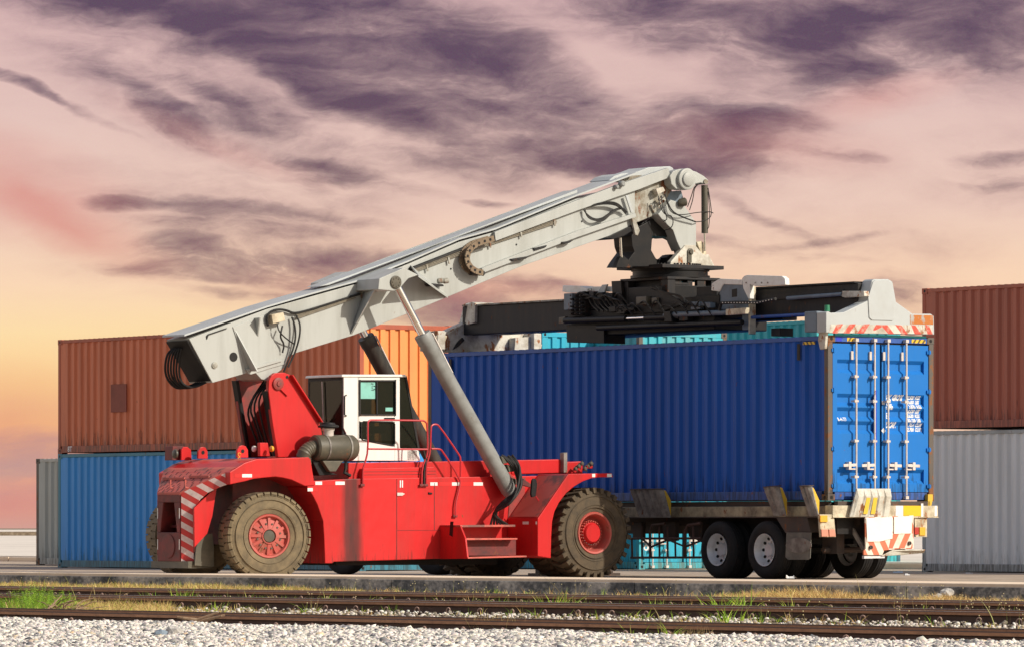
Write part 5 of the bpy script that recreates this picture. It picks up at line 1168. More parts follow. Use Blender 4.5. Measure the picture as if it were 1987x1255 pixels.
# ---- air cleaner
AC = -1.0
a, b = Vector(P(608, 868, AC)), Vector(P(687, 868, AC)); L_ = (b - a).length; rc = .225
acl = MB().lathe(a, b - a, [(0, 0), (rc - .03, 0), (rc, .03), (rc, L_ - .06), (rc - .03, L_ - .015), (rc - .09, L_), (0, L_)], 32).build('air_cleaner', M['olive'], rs, smooth=True)
for px in (628, 670):
    q = Vector(P(px, 868, AC)); MB().lathe(q, b - a, [(rc + .002, -.016), (rc + .010, -.016), (rc + .010, .016), (rc + .002, .016)], 32, close=True).build('strap', M['ribbed'], acl, smooth=True)
q = Vector(P(637, 845, AC)); MB().lathe(q, (0, 0, 1), [(.095, -.02), (.095, .08), (.11, .10), (.115, .13)], 24).build('intake_neck', M['bar'], acl, smooth=True)
MB().lathe(Vector(P(637, 828, AC)), (0, 0, 1), [(.17, -.01), (.185, .0), (.185, .025), (.12, .05), (.115, .075), (0, .085)], 28).build('rain_cap', M['dark'], acl, smooth=True)
ep = [P(612, 866, AC), P(604, 868, AC), P(594, 874, AC), P(588, 884, AC), P(590, 898, AC + .1)]; pe = MB(); pf = []
pp = [Vector(x) for x in ep]
for _ in range(3):
    qn = [pp[0]]
    for i in range(len(pp) - 1): qn += [pp[i].lerp(pp[i + 1], .25), pp[i].lerp(pp[i + 1], .75)]
    pp = qn + [pp[-1]]
pe.tube(pp, [.125 + .010 * (1 if i % 3 == 0 else 0) for i in range(len(pp))], 18); pe.build('intake_elbow', M['olive'], acl, smooth=True)
side([(626, 893), (668, 893), (662, 898), (652, 914), (640, 914), (630, 899)], AC - .12, .25, 'mounting_bracket', M['olive'], acl); side([(606, 893), (630, 896), (640, 915), (656, 920), (620, 922)], AC - .02, .2, 'mounting_bracket', M['black'], acl)
MB().tube([P(671, 895, AC), P(671, 908, AC), P(668, 916, AC), P(680, 922, AC)], .03, 8).build('drain_hose', M['hose'], acl, smooth=True)

# ---- handrails
def rail_tube(pts, c, r=.0165): return MB().tube([P(a, b, c) if len(q) == 2 else P(q[0], q[1], q[2]) for q in pts for a, b in [q[:2]]], r, 8, smooth=1).build('handrail', M['railred'], rs, smooth=True)
RC = -1.16
rail_tube([(704, 940), (704, 909), (708, 898), (714, 874), (713.5, 820), (716, 815), (722, 814), (818, 815), (824, 816), (829, 822), (830, 873), (828, 885), (819, 905), (818, 940)], RC)
rail_tube([(715, 870), (830, 871)], RC)
rail_tube([(827, 940), (827, 908), (829, 897), (835, 875), (836, 830), (838, 824), (845, 822), (852, 825), (890, 880), (894, 888), (893.5, 925)], RC)
rail_tube([(837, 870), (852, 870), (858, 873), (893, 929), (893, 940), (884, 975), (884, 1001)], RC - .02)
for px, py in ((704, 938), (819, 938), (827, 938), (884, 998)): side([(px - 4, py), (px + 4, py), (px + 4, py + 5), (px - 4, py + 5)], RC - .02, .03, 'rail_foot', M['red_dark'])
# pair of small black stanchion hoses between the two rails
MB().tube([P(822, 873, RC), P(826, 890, RC), P(823, 915, RC), P(823, 940, RC)], .02, 6).build('rail_hose', M['hose'], rs)
MB().box(-8.0, -4.5, -.75, .75, .25, .45).build('belly_plate', M['black'], rs)
#@@NEXT4
# ---- inner boom and head
M['headdark'] = mat('shaded_black_casting', (.009, .009, .010), .5, amt=.6, dirt=(.030, .024, .020), scale=4, rust=.25, spec=.22)  # head and spreader steel, blackened to hold the boom's shadow
inn_ = side([(1196, 392), (1232, 372), (1300, 338), (1312, 352), (1280, 412), (1273, 417), (1236, 432), (1200, 447)], -.30, .60, 'boom_inner_section', M['boomrust'], bevel=.006)
side([(1174, 463), (1222, 440), (1232, 446), (1210, 459), (1190, 465)], -.42, .8, 'boom_end_collar', M['headdark'], bevel=.01)
side([(1226, 424), (1232, 423), (1242, 448), (1238, 458), (1233, 456)], -.47, .06, 'guide_pad', M['boomrust']); side([(1214, 380), (1219, 379), (1230, 412), (1225, 414)], -.47, .03, 'brace_bar', M['boomtop'])
# top fittings
side([(1182, 350), (1192, 342), (1207, 337), (1228, 336), (1244, 331), (1259, 325), (1300, 323), (1306, 326), (1308, 332), (1250, 346), (1190, 353)], -.20, .62, 'head_cover', M['boomtop'], bevel=.012)
side([(1190, 352), (1196, 346), (1215, 342), (1246, 340), (1240, 350), (1225, 357), (1196, 354)], -.24, .04, 'cover_side', M['boomrust'])
for px, py, r_ in ((1207, 357, .055), (1196, 363, .04)): MB().lathe(P(px, py, -.50), (0, -1, 0), [(r_, -.05), (r_, .03), (r_ * .6, .05), (0, .05)], 18).build('head_pin', M['cylgrey'], rs)
# knuckle arm with its big round boss
arm = side([(1300, 342), (1306, 333), (1318, 328.5), (1332, 328), (1352, 334), (1366, 342), (1374, 349), (1375, 357), (1368, 358), (1360, 355), (1350, 357), (1338, 364), (1326, 369), (1312, 367), (1303, 358)], -.52, .22, 'knuckle_arm', M['boom'], bevel=.012)
MB().lathe(P(1322, 349, -.40), (0, -1, 0), [(.20, 0), (.20, .19), (.185, .20), (.16, .20), (.13, .205), (.13, .235), (.115, .245), (0, .245)], 36).build('pivot_boss', M['boom'], arm, smooth=True)
MB().lathe(P(1370, 353, -.545), (0, 1, 0), [(.045, 0), (.045, .3)], 16).build('arm_pin', M['boomrust'], arm)
MB().prism([(x, .30, z) for x, _, z in [P(a, b, -.52) for a, b in ((1300, 342), (1318, 328.5), (1352, 334), (1374, 349), (1368, 358), (1338, 364), (1303, 360))]], (0, .2, 0)).build('knuckle_arm', M['boom'], rs)
# damper
dm_ = MB().tube([P(1367, 360, -.44), P(1367.5, 453, -.44)], .062, 16).build('damper', M['olive'], rs, smooth=True)
MB().tube([P(1367, 452, -.44), P(1368, 488, -.44)], .020, 10).build('damper_rod', M['chrome'], dm_, smooth=True)
MB().tube([P(1204, 462, -.44), P(1206, 500, -.44)], .024, 10).build('damper_rod', M['chrome'], rs, smooth=True)
cb = MB()
cb.tube([P(1360, 356, -.5), P(1347, 362, -.5), P(1342, 380, -.5), P(1334, 402, -.5)], .009, 5, smooth=2); cb.tube([P(1356, 357, -.5), P(1347, 366, -.5), P(1345, 386, -.5), P(1338, 408, -.5)], .009, 5, smooth=2)
cb.tube([P(1374, 365, -.5), P(1378, 390, -.5), P(1381, 415, -.5), P(1377, 425, -.5), P(1363, 430, -.5), P(1350, 431, -.55)], .009, 5, smooth=2)
cb.tube([P(1374, 372, -.5), P(1377, 410, -.5), P(1376, 440, -.5), P(1373, 445, -.5)], .008, 5, smooth=1)
cb.tube([P(1384, 414, -.5), P(1378, 411, -.5), P(1350, 413, -.55), P(1325, 418, -.58), P(1302, 415, -.55), P(1293, 390, -.5)], .009, 5, smooth=2)
cb.tube([P(1350, 431, -.55), P(1325, 422, -.58), P(1305, 412, -.6), P(1296, 395, -.55), P(1290, 378, -.5)], .014, 6, smooth=2)
cb.tube([P(1277, 380, -.5), P(1281, 400, -.55), P(1290, 418, -.6), P(1303, 418, -.6), P(1307, 432, -.6), P(1302, 444, -.58), P(1290, 447, -.5)], .010, 5, smooth=2)
cb.tube([P(1283, 380, -.5), P(1286, 405, -.6), P(1296, 425, -.6), P(1288, 430, -.5)], .010, 5, smooth=2)
# loops where the bundle leaves the guide
for i in range(4): cb.tube([Bp(1132 + i, 407, .06), Bp(1140, 418 + i * 2, .10), Bp(1155 + i * 2, 427 + i, .12), Bp(1172, 423 + i * 2, .12), Bp(1188, 409 + i, .12), Bp(1203 + i * 2, 403, .10), Bp(1216, 412, .08)], .013, 6, smooth=2)
for i in range(3): cb.tube([Bp(1140, 402, .06), Bp(1165, 394 + i, .12), Bp(1190, 392 + i * 2, .14), Bp(1205, 400 + i * 2, .12), Bp(1214, 415, .08)], .016, 6, smooth=2)
def islands(m):
    par = list(range(len(m.v)))
    def find(a):
        while par[a] != a: par[a] = par[par[a]]; a = par[a]
        return a
    for f in m.f:
        r0_ = find(f[0])
        for q_ in f[1:]: par[find(q_)] = r0_
    g = {}
    for f in m.f: g.setdefault(find(f[0]), []).append(f)
    res = []
    for fs in g.values():
        ids = sorted({i for f in fs for i in f}); mp_ = {k: n_ for n_, k in enumerate(ids)}; b_ = MB(); b_.v = [m.v[i] for i in ids]; b_.f = [[mp_[i] for i in f] for f in fs]; res.append(b_)
    return res
for c_ in islands(cb): c_.build('head_cable', M['hose'], rs, smooth=True)
jb = side([(1273, 367), (1287, 363), (1291, 371), (1277, 378)], -.46, .12, 'junction_box', M['dirtywhite'], bevel=.006); 
for px, py in ((1279, 388), (1285, 392), (1278, 396), (1283, 384)): MB().lathe(P(px, py, -.42), (0, -1, .3), [(.03, 0), (.03, .04), (.015, .06)], 8).build('cable_gland', M['boomrust'], jb)
MB().lathe(P(1316, 395, -.50), (1, -.4, .25), [(.05, 0), (.075, .04), (.08, .14), (.06, .16), (0, .16)], 18).build('horn', M['olive'], rs, smooth=True)
side([(1262, 398), (1276, 392), (1283, 410), (1278, 422), (1270, 414)], -.345, .04, 'rusty_doubler', M['boomrust'])
side([(1240, 360), (1300, 341), (1304, 372), (1322, 370), (1330, 398), (1306, 402), (1292, 404), (1280, 396), (1266, 372)], -.28, .52, 'head_casting', M['bluegrey'], bevel=.01)
# yoke legs
side([(1302, 388), (1326, 396), (1351, 433), (1351, 481), (1322, 487), (1314, 470), (1306, 447), (1286, 428), (1277, 416)], -.48, .30, 'yoke_leg', M['boom'], bevel=.012)
side([(1300, 517), (1302, 508), (1330, 476), (1349, 476), (1364, 494), (1375, 494), (1388, 519), (1340, 521)], -.52, .12, 'yoke_foot', M['dirtywhite'], bevel=.01)
q = P(1339, 489, -.525); MB().lathe(q, (0, -1, 0), [(.065, 0), (.065, .02), (.04, .025), (.038, .05), (0, .05)], 20).bar(Vector(q) + Vector((-.02, -.01, -.02)), Vector(q) + Vector((-.02, -.01, -.20)), .02, .09, up=(1, 0, 0)).build('foot_pin', M['olive'], rs)
side([(1352, 470), (1362, 468), (1369, 476), (1372, 500), (1360, 492)], -.40, .14, 'valve_block', M['cream'])
side([(1223, 455), (1236, 428), (1268, 405), (1300, 395), (1312, 440), (1318, 470), (1322, 500), (1314, 472), (1300, 464), (1288, 459), (1272, 459), (1264, 466), (1263, 488), (1274, 503), (1286, 504), (1296, 495), (1310, 495), (1304, 519), (1211, 520), (1217, 508), (1232, 489), (1228, 478)], .22, .18, 'yoke_plate', M['headdark'], bevel=.01)
side([(1225, 458), (1240, 440), (1262, 428), (1266, 458), (1264, 486), (1275, 506), (1275, 518), (1211, 518), (1217, 508), (1231, 489), (1227, 478)], -.30, .55, 'yoke_leg', M['headdark'], bevel=.01)
side([(1232, 448), (1250, 430), (1280, 420), (1300, 440), (1304, 462), (1288, 459), (1265, 459), (1240, 466)], -.24, .5, 'yoke_bridge', M['headdark'], bevel=.01)
side([(1195, 520), (1199, 508), (1204, 498), (1210, 496), (1222, 507), (1228, 520)], -.46, .12, 'yoke_foot', M['headdark'])
side([(1292, 514), (1294, 500), (1302, 494), (1312, 494), (1306, 512)], -.2, .2, 'yoke_foot', M['headdark'])

# ------------------------------------------------------------------ spreader
spd = thing('container_spreader', 'black and grey spreader frame hanging from the boom head, striped end beam above the doors', 'spreader', S)
def sps(pts, c, th, name, m, parent=spd, **k): return side(pts, c, th, name, m, parent, **k)
za = P(1293, 517, 0)[2]; zb = P(1293, 524, 0)[2]; zc_ = P(1293, 541, 0)[2]; zd = P(1293, 546, 0)[2]
MB().box(-.72, .72, -.70, .70, zb, za).build('rotator_plate', M['dark'], spd, bevel=.008)
rg_ = MB().lathe((0, 0, zc_), (0, 0, 1), [(.74, 0), (.74, .05), (.70, .055), (.70, zb - zc_ - .03), (.73, zb - zc_ - .028), (.73, zb - zc_)], 48).build('slewing_ring', M['headdark'], spd, smooth=True)
tg = MB()
for k in range(60): a = k * math.pi / 30; tg.lathe((.60 * math.cos(a), .60 * math.sin(a), za), (0, 0, 1), [(.022, 0), (.022, .035)], 6)
tg.build('ring_bolts', M['dark'], spd)
MB().box(-.62, .62, -.72, .72, zd, zc_).build('table_plate', M['dark'], spd, bevel=.006)
z0s = P(1293, 585, 0)[2]
tbm = MB()
tbm.box(-.60, -.42, -.70, -.50, z0s, zd).box(.42, .60, -.70, -.50, z0s, zd).box(-.60, -.42, .5, .7, z0s, zd).box(.42, .6, .5, .7, z0s, zd).box(-.12, .0, -.68, -.52, z0s, zd)
tbm.box(.10, .30, -.69, -.6, z0s, zd).box(-.42, -.24, -.66, .6, z0s, zd).box(-.42, -.12, -.69, -.55, P(1293, 557, 0)[2], P(1293, 552, 0)[2])
tbm.build('table_leg', M['dark'], spd, bevel=.01)
zt9 = P(1293, 557, 0)[2]; MB().box(-.60, .60, -.695, -.52, z0s - .1, zt9).box(-.60, .60, .52, .695, z0s - .1, zt9).box(-.595, -.45, -.52, .52, z0s - .1, zt9 - .01).box(.45, .595, -.52, .52, z0s - .1, zt9 - .01).build('table_beam', M['headdark'], spd, bevel=.01)
ZS0, ZS1 = 4.60, 5.23
# telescopic beams run along y (the container's length); near = doors = negative y
MB().box(-.42, -.06, -5.95, -1.6, 4.70, 5.21).build('telescopic_beam', M['dark'], spd, bevel=.015)
MB().box(-.46, -.02, -5.9, -1.7, 5.211, 5.24).box(-.46, -.43, -5.6, -2.0, 5.0, 5.10).build('beam_flange', M['dark'], spd)
MB().box(-.50, -.14, 1.6, 5.95, 4.64, 5.19).build('telescopic_beam', M['dark'], spd, bevel=.015)
MB().box(-.54, -.10, 1.7, 5.9, 5.191, 5.22).build('beam_flange', M['boomrust'], spd)
MB().box(.08, .44, -3.2, 5.9, 4.66, 5.2).box(.08, .44, -5.9, -3.2, 4.72, 5.18).build('telescopic_beam', M['headdark'], spd, bevel=.015)
# central box the beams slide in
MB().box(-.60, .62, -2.1, 2.3, 4.50, 4.98).build('centre_frame', M['headdark'], spd, bevel=.02)
MB().box(-.56, .6, 1.45, 2.35, 4.981, 5.30).box(-.56, .6, -2.1, -1.5, 4.981, 5.30).build('centre_frame_head', M['dark'], spd, bevel=.02)
M['whitebr'] = mat('scratched_sunlit_bracket', (.86, .86, .80), .5, amt=.5, dirt=(.55, .50, .40), scale=6, rust=.2)  # extra white carries sunlight that these shaded plates do not receive
# pieces traced in the plane of the near long side
def L_(pts, x, th, name, m, parent=spd, bevel=.008): return MB().prism([S.atx(a, b, x) for a, b in pts], (th, 0, 0)).build(name, m, parent, bevel=bevel)
L_([(1396, 566), (1404, 552), (1440, 552), (1440, 540), (1446, 535), (1455, 556), (1455, 640), (1440, 640), (1440, 602), (1396, 600)], -.64, .10, 'side_plate', M['bluegrey'])
o = L_([(1381, 550), (1396, 541), (1440, 543), (1440, 553), (1403, 552), (1396, 566), (1380, 564)], -.66, .12, 'top_bracket', M['whitebr'])
o = L_([(1440, 543), (1443, 536), (1450, 534), (1517, 536), (1523, 541), (1524, 553), (1505, 554), (1466, 556), (1455, 552), (1455, 580), (1452, 580), (1442, 560)], -.70, .10, 'top_bracket', M['whitebr'])
for i in range(4): MB().lathe(S.atx(1448 + i * 12 + (6 if i else 0), 549, -.703), (-1, 0, 0), [(.014, 0), (.014, .01)], 8).build('bolt', M['boomrust'], o)
L_([(1452, 556), (1455, 556), (1455, 648), (1452, 648)], -.67, .14, 'edge_strip', M['cream'])
sq = L_([(1420, 562), (1430, 560), (1430, 576), (1420, 577)], -.644, .003, 'recess', M['black'], bevel=0)
L_([(1091, 566), (1092, 554), (1125, 555), (1140, 560), (1140, 566), (1128, 569), (1100, 568)], -.70, .3, 'canopy', M['whitebr'])
L_([(1140, 557), (1180, 556), (1198, 560), (1198, 566), (1140, 566)], -.60, .2, 'canopy', M['whitebr'])
L_([(1155, 574), (1168, 553), (1178, 552), (1172, 570), (1160, 577)], -.68, .04, 'folded_plate', M['boomtop'])
L_([(1094, 570), (1110, 569), (1110, 600), (1094, 602)], -.78, .12, 'control_box', M['bluegrey'])
vb = MB()
for i in range(6):
    for j in range(3):
        q = S.atx(1114 + j * 9, 574 + i * 7, -.70 - .02 * (i % 2)); vb.lathe(q, (-1, 0, 0), [(.03, -.1), (.03, .05), (.018, .06), (.018, .09)], 8)
vb.box(-.70, -.6, S.atx(1140, 600, -.65)[1], S.atx(1108, 600, -.65)[1], S.atx(1120, 614, -.65)[2], S.atx(1120, 570, -.65)[2]); vb.build('valve_bank', M['dark'], spd)
for i in range(16):
    px_ = 1128 + (i * 53 % 250); py_ = 566 + (i * 29 % 48); w_, h_ = 6 + i * 7 % 16, 5 + i * 5 % 11
    L_([(px_, py_), (px_ + w_, py_ - .8), (px_ + w_, py_ + h_), (px_, py_ + h_ + .8)], -.74 - .02 * (i % 3), .14, 'hydraulic_block', M[('dark', 'headdark', 'olive', 'dark', 'bluegrey')[i % 5]], bevel=.01)
hp = MB()
for i in range(9):
    x_ = 1118 + i * 9; hp.tube([S.atx(x_, 572 + (i % 3) * 4, -.72), S.atx(x_ + 10, 566 + (i % 4) * 5, -.80), S.atx(x_ + 24, 576 + i, -.76), S.atx(x_ + 30, 592, -.72), S.atx(x_ + 44, 604, -.74)], .018, 6, smooth=2)
for i in range(6): hp.tube([S.atx(1262 + i * 2, 556, -.72), S.atx(1285, 566 + i, -.80), S.atx(1310 + i * 3, 572, -.82), S.atx(1330, 582 + i * 2, -.78), S.atx(1345 + i * 4, 596, -.74)], .016, 6, smooth=2)
for i in range(8): hp.tube([S.atx(1196 + i * 22, 600 - i % 3 * 5, -.76), S.atx(1206 + i * 22, 590 - i % 4 * 4, -.88), S.atx(1220 + i * 22, 602, -.84), S.atx(1228 + i * 22, 612, -.78)], .015, 6, smooth=2)
hp.build('spreader_hoses', M['hose'], spd, smooth=True)
pts = [S.atx(a, b, -.80) for a, b in ((1396, 602), (1400, 588), (1430, 587), (1470, 587), (1505, 580))]
MB().tube(pts, .030, 8).build('corrugated_hose', M['hose'], spd, smooth=True)
ch = MB()
for i in range(18): q = S.atx(1402 + i * 5.6, 587.5 - (max(0, i - 12) * 1.2), -.835); MB().box(q[0], q[0] + .003, q[1] - .012, q[1] + .012, q[2] - .008, q[2] + .008).build('hose_ring', M['platewhite'], spd)
# side-shift cylinders and rods along the near side
def LT(a, b, r, name, m, x=-.76, seg=14): return MB().tube([S.atx(*a, x), S.atx(*b, x)], r, seg).build(name, m, spd, smooth=True)
LT((1096, 622), (1215, 618), .055, 'shift_cylinder', M['headdark']); LT((1215, 618), (1252, 616.5), .026, 'cylinder_rod', M['chrome']); LT((1252, 617), (1300, 615), .05, 'rod_joint', M['headdark'])
LT((1290, 611), (1418, 606), .048, 'extend_cylinder', M['bluegrey']); LT((1160, 636), (1440, 625), .05, 'lower_tube', M['headdark']); LT((1456, 616), (1603, 608), .030, 'extend_rod', M['c_navyf'], x=-.62)
L_([(1408, 600), (1446, 597), (1446, 609), (1408, 612)], -.86, .1, 'end_cap', M['cream'])
L_([(1098, 630), (1172, 630), (1172, 666), (1100, 664)], -.66, .5, 'hanging_box', M['headdark'])
L_([(1084, 616), (1096, 614), (1096, 628), (1084, 628)], -.78, .08, 'cylinder_end', M['olive'])
L_([(1200, 592), (1290, 588), (1290, 606), (1200, 610)], -.64, .05, 'guard_plate', M['headdark']); L_([(1262, 560), (1300, 572), (1330, 590), (1292, 602), (1276, 600)], -.68, .05, 'guard_plate', M['headdark'])
L_([(1300, 580), (1396, 572), (1396, 600), (1300, 606)], -.66, .05, 'guard_plate', M['headdark']); L_([(1186, 546), (1205, 545), (1208, 596), (1190, 597)], -.66, .10, 'guard_plate', M['dark'])
L_([(1286, 604), (1300, 604), (1304, 624), (1290, 624)], -.84, .2, 'guard_plate', M['headdark'])
L_([(1634, 565), (1676, 565), (1677, 575), (1640, 578), (1633, 576)], -.56, .12, 'beam_bracket', M['dirtywhite']); LT((1528, 579), (1634, 571), .035, 'beam_rail', M['bluegrey'], x=-.5)
L_([(1496, 637), (1514, 636), (1514, 652), (1496, 652)], -.4, .3, 'twistlock_stop', M['dark'])
# end beams: traced on the plane of the doors
EBM = [(1603, 606), (1607, 604), (1613, 607), (1637, 606), (1683, 584), (1692, 545), (1696, 542), (1724, 542), (1732, 547), (1739, 586), (1771, 609), (1806, 609), (1812, 613), (1813, 649), (1603, 645)]
YE = -6.20
def EB(px, py, y=YE): return S.aty(px, py, y)
for yy_, fl__ in ((YE, 1), (5.92, -1)):
    pr = [EB(a, b) for a, b in EBM]
    if yy_ > 0: pr = [(x, 0, z) for x, _, z in pr]
    eb = MB().prism([(x, yy_, z) for x, _, z in pr], (0, .26, 0)).build('end_beam', M['boomtop'] if yy_ < 0 else M['dirtywhite'], spd, bevel=.012)
    if yy_ < 0:
        MB().prism([EB(a, b, YE - .018) for a, b in ((1685, 578), (1694, 548), (1698, 544), (1723, 544), (1730, 549), (1736, 584), (1737, 618), (1732, 622), (1692, 621), (1687, 616))], (0, .017, 0)).build('cover_plate', M['boomtop'], eb, bevel=.005)
        sm_ = [(1617, 1629, 1640, 1624), (1650, 1661, 1645, 1633), (1674, 1687, 1676, 1664)]
        for a, b, c_, d_ in ((1624, 1636, 1625, 1615), (1649, 1661, 1648, 1636), (1676, 1688, 1676, 1663)): MB().prism([EB(px, py, YE - .004) for px, py in ((a, 629), (b, 628.5), (c_, 646.5), (d_, 646))], (0, .003, 0)).build('hazard_stripe', M['red_hz'] if 'red_hz' in M else M.setdefault('red_hz', mat('worn_red_stripe', (.60, .07, .04), .6, amt=.6, dirt=(.5, .42, .33), scale=9, lo=.5, hi=.6)), eb)
        MB().prism([EB(px, py, YE - .004) for px, py in ((1700, 630), (1722, 630.5), (1735, 647.5), (1724, 647.5), (1712, 634), (1698, 641), (1694, 640))], (0, .003, 0)).build('hazard_stripe', M['red_hz'], eb)
        for a, b, c_, d_ in ((1737, 1749, 1762, 1750), (1768, 1776, 1788, 1775), (1795, 1802, 1810, 1800)): MB().prism([EB(px, py, YE - .004) for px, py in ((a, 630), (b, 631), (c_, 648), (d_, 648))], (0, .003, 0)).build('hazard_stripe', M['red_hz'], eb)
        MB().prism([EB(px, py, YE - .003) for px, py in ((1612, 629), (1809, 631), (1810, 648), (1609, 645.5))], (0, .002, 0)).build('striped_ground', M['dirtywhite'], eb)
        rm_ = mat('rust_patches', (.40, .40, .38), .7, rust=1.35, rustcol=(.50, .17, .04), amt=.3)
        MB().prism([EB(px, py, YE - .003) for px, py in ((1766, 611), (1810, 612), (1811, 630), (1766, 629))], (0, .002, 0)).build('rusty_corner', rm_, eb)
    # corner housings with guide flippers
    xs = sorted(p[0] for p in pr); X0, X1 = xs[0], xs[-1]; zb0 = TOPZ + .02
    for x_ in (X0, X1 - .18):
        MB().box(x_ - .003, x_ + .183, yy_ + (.262 if yy_ < 0 else -.34), yy_ + (.60 if yy_ < 0 else -.002), zb0 + .04, zb0 + .40).build('corner_housing', M['dirtywhite'] if yy_ > 0 else M['bluegrey'], spd, bevel=.015)
fl1 = MB().prism([S.atx(a, b, -1.30) for a, b in ((1592, 622), (1598, 620), (1603, 632), (1602, 650), (1600, 676), (1591, 678), (1587, 660), (1589, 640))], (.06, 0, 0)).build('guide_flipper', M['dirtywhite'], spd, bevel=.01)
MB().lathe(S.atx(1597, 638, -1.302), (-1, 0, 0), [(.045, 0), (.045, .004)], 12).build('flipper_hole', M['black'], fl1)
MB().lathe(S.atx(1605, 602, -1.15), (0, 0, 1), [(.05, -.02), (.045, .09), (0, .09)], 12).build('beacon', mat('green_lens', (.02, .20, .10), .4), spd)
# left end: flared arm and foot
L_([(907, 592), (914, 586), (922, 588), (921, 626), (905, 630), (902, 624)], -.56, .5, 'beam_end_plate', M['dirtywhite'])
sps([(854, 684), (857, 662), (868, 648), (905, 624), (912, 622), (912, 684)], 5.90, .03, 'arm_cheek', M['dirtywhite'])
sps([(921, 590), (1050, 582), (1050, 650), (921, 656)], 5.9, .02, 'arm_web', M['dark']) if False else None
sps([(845, 652), (858, 646), (868, 652), (862, 668), (850, 664)], 5.6, .2, 'corner_lock', M['cream']); sps([(888, 664), (898, 654), (902, 660), (890, 672), (880, 678)], 5.86, .04, 'lever', M['dark'])
MB().prism([S.aty(a, b, 5.7) for a, b in ((1000, 655), (1030, 653), (1052, 668), (1050, 678), (998, 682))], (0, .2, 0)).build('corner_lock', M['dirtywhite'], spd, bevel=.01)

# ------------------------------------------------------------------ weeds and grass
def grassmat(n, pts, trans=.25):
    m = newmat(n); t = m.node_tree; nd = t.nodes; lk = t.links; b = nd['Principled BSDF']; a = nd.new('ShaderNodeAttribute'); a.attribute_name = 'tint'
    cr = nd.new('ShaderNodeValToRGB'); lk.new(a.outputs['Fac'], cr.inputs[0])
    while len(cr.color_ramp.elements) < len(pts): cr.color_ramp.elements.new(.5)
    for e, (p, c) in zip(cr.color_ramp.elements, pts): e.position = p; e.color = c + (1,)
    lk.new(cr.outputs[0], b.inputs['Base Color']); b.inputs['Roughness'].default_value = .6
    tr_ = nd.new('ShaderNodeBsdfTranslucent'); lk.new(cr.outputs[0], tr_.inputs[0]); mx = nd.new('ShaderNodeMixShader'); mx.inputs[0].default_value = trans
    lk.new(b.outputs[0], mx.inputs[1]); lk.new(tr_.outputs[0], mx.inputs[2]); lk.new(mx.outputs[0], nd['Material Output'].inputs[0]); return m
M['straw'] = grassmat('dry_straw_blades', [(0, (.42, .24, .08)), (.35, (.80, .52, .20)), (.65, (.90, .68, .30)), (.8, (.62, .58, .12)), (1, (.34, .46, .05))])
M['green'] = grassmat('fresh_green_blades', [(0, (.14, .30, .02)), (.5, (.34, .56, .04)), (.85, (.58, .72, .07)), (1, (.78, .66, .26))])
M['stalk'] = grassmat('dry_stalks', [(0, (.26, .16, .07)), (.5, (.45, .36, .14)), (1, (.40, .46, .12))])
M['fluff'] = plain('pale_flower_heads', (.50, .42, .22)); M['twig'] = mat('dead_twigs', (.24, .15, .09), .85, amt=.6, dirt=(.42, .32, .22), scale=20)
class Blades:
    def __init__(s): s.v = []; s.f = []; s.t = []
    def blade(s, x, y, z, h, w, lean, az, tint, seg=4, curl=1.6):
        b = len(s.v); ca, sa = math.cos(az), math.sin(az)
        px_, py_ = -sa, ca
        if random.random() < .7: px_, py_ = math.cos(KA * 0 + random.uniform(-.5, .5)), math.sin(random.uniform(-.5, .5))
        for k in range(seg + 1):
            u = k / seg; r = lean * u ** curl; zz = z + h * u * (1 - .25 * lean / max(h, .01) * u); ww = w * (1 - u) * .5
            cx_, cy_ = x + ca * r, y + sa * r
            s.v += [(cx_ - px_ * ww, cy_ - py_ * ww, zz), (cx_ + px_ * ww, cy_ + py_ * ww, zz)]; s.t += [tint, tint]
            if k: s.f.append((b + 2 * k - 2, b + 2 * k - 1, b + 2 * k + 1, b + 2 * k))
    def tuft(s, x, y, z, n, h, spread, tint=(0, 1), w=.009, lean=.6):
        for _ in range(n):
            a = random.uniform(0, 6.283); r = spread * random.random() ** .7; hh = h * random.uniform(.45, 1.1)
            s.blade(x + math.cos(a) * r, y + math.sin(a) * r, z, hh, w * random.uniform(.7, 1.5), hh * random.uniform(.1, lean * 1.5), a + random.uniform(-.8, .8), random.uniform(*tint))
    def build(s, name, m, parent=None):
        me = bpy.data.meshes.new(name); me.from_pydata(s.v, [], s.f); at = me.attributes.new('tint', 'FLOAT', 'POINT'); at.data.foreach_set('value', s.t)
        me.materials.append(m); o = bpy.data.objects.new(name, me); COL.objects.link(o)
        if parent: o.parent = parent
        return o
def on_line(px, p):
    """world point of the picture column px on the line at perpendicular distance p from the camera"""
    k = (px - CX) / F_PX; D = p / (K.x[0] * k + K.x[1]); return k * D, D
sg_ = Blades(); sgn = Blades()
def dens_dry(px):
    v = .25
    for c, w_, a in ((60, 90, 1.0), (230, 80, .9), (390, 140, 1.0), (560, 60, .7), (640, 40, .35), (1060, 60, .25), (1560, 120, 1.9), (1480, 40, 1.2), (1830, 40, .9), (1640, 60, .7)):
        v = max(v, a * math.exp(-((px - c) / w_) ** 2))
    return v * (.25 if 700 < px < 1380 else 1)
for _ in range(9500):
    px = random.uniform(-30, 2017)
    if random.random() > dens_dry(px): continue
    x, y = on_line(px, PK - random.uniform(.08, 1.5)); a = random.uniform(0, 6.28); big = dens_dry(px)
    sg_.tuft(x, y, -.15, 4, .11 + .10 * big * random.random(), .10, (0, 1) if px < 700 else (0, .8), w=.011, lean=1.3)
tag(sg_.build('dry_grass', M['straw']), kind='stuff')
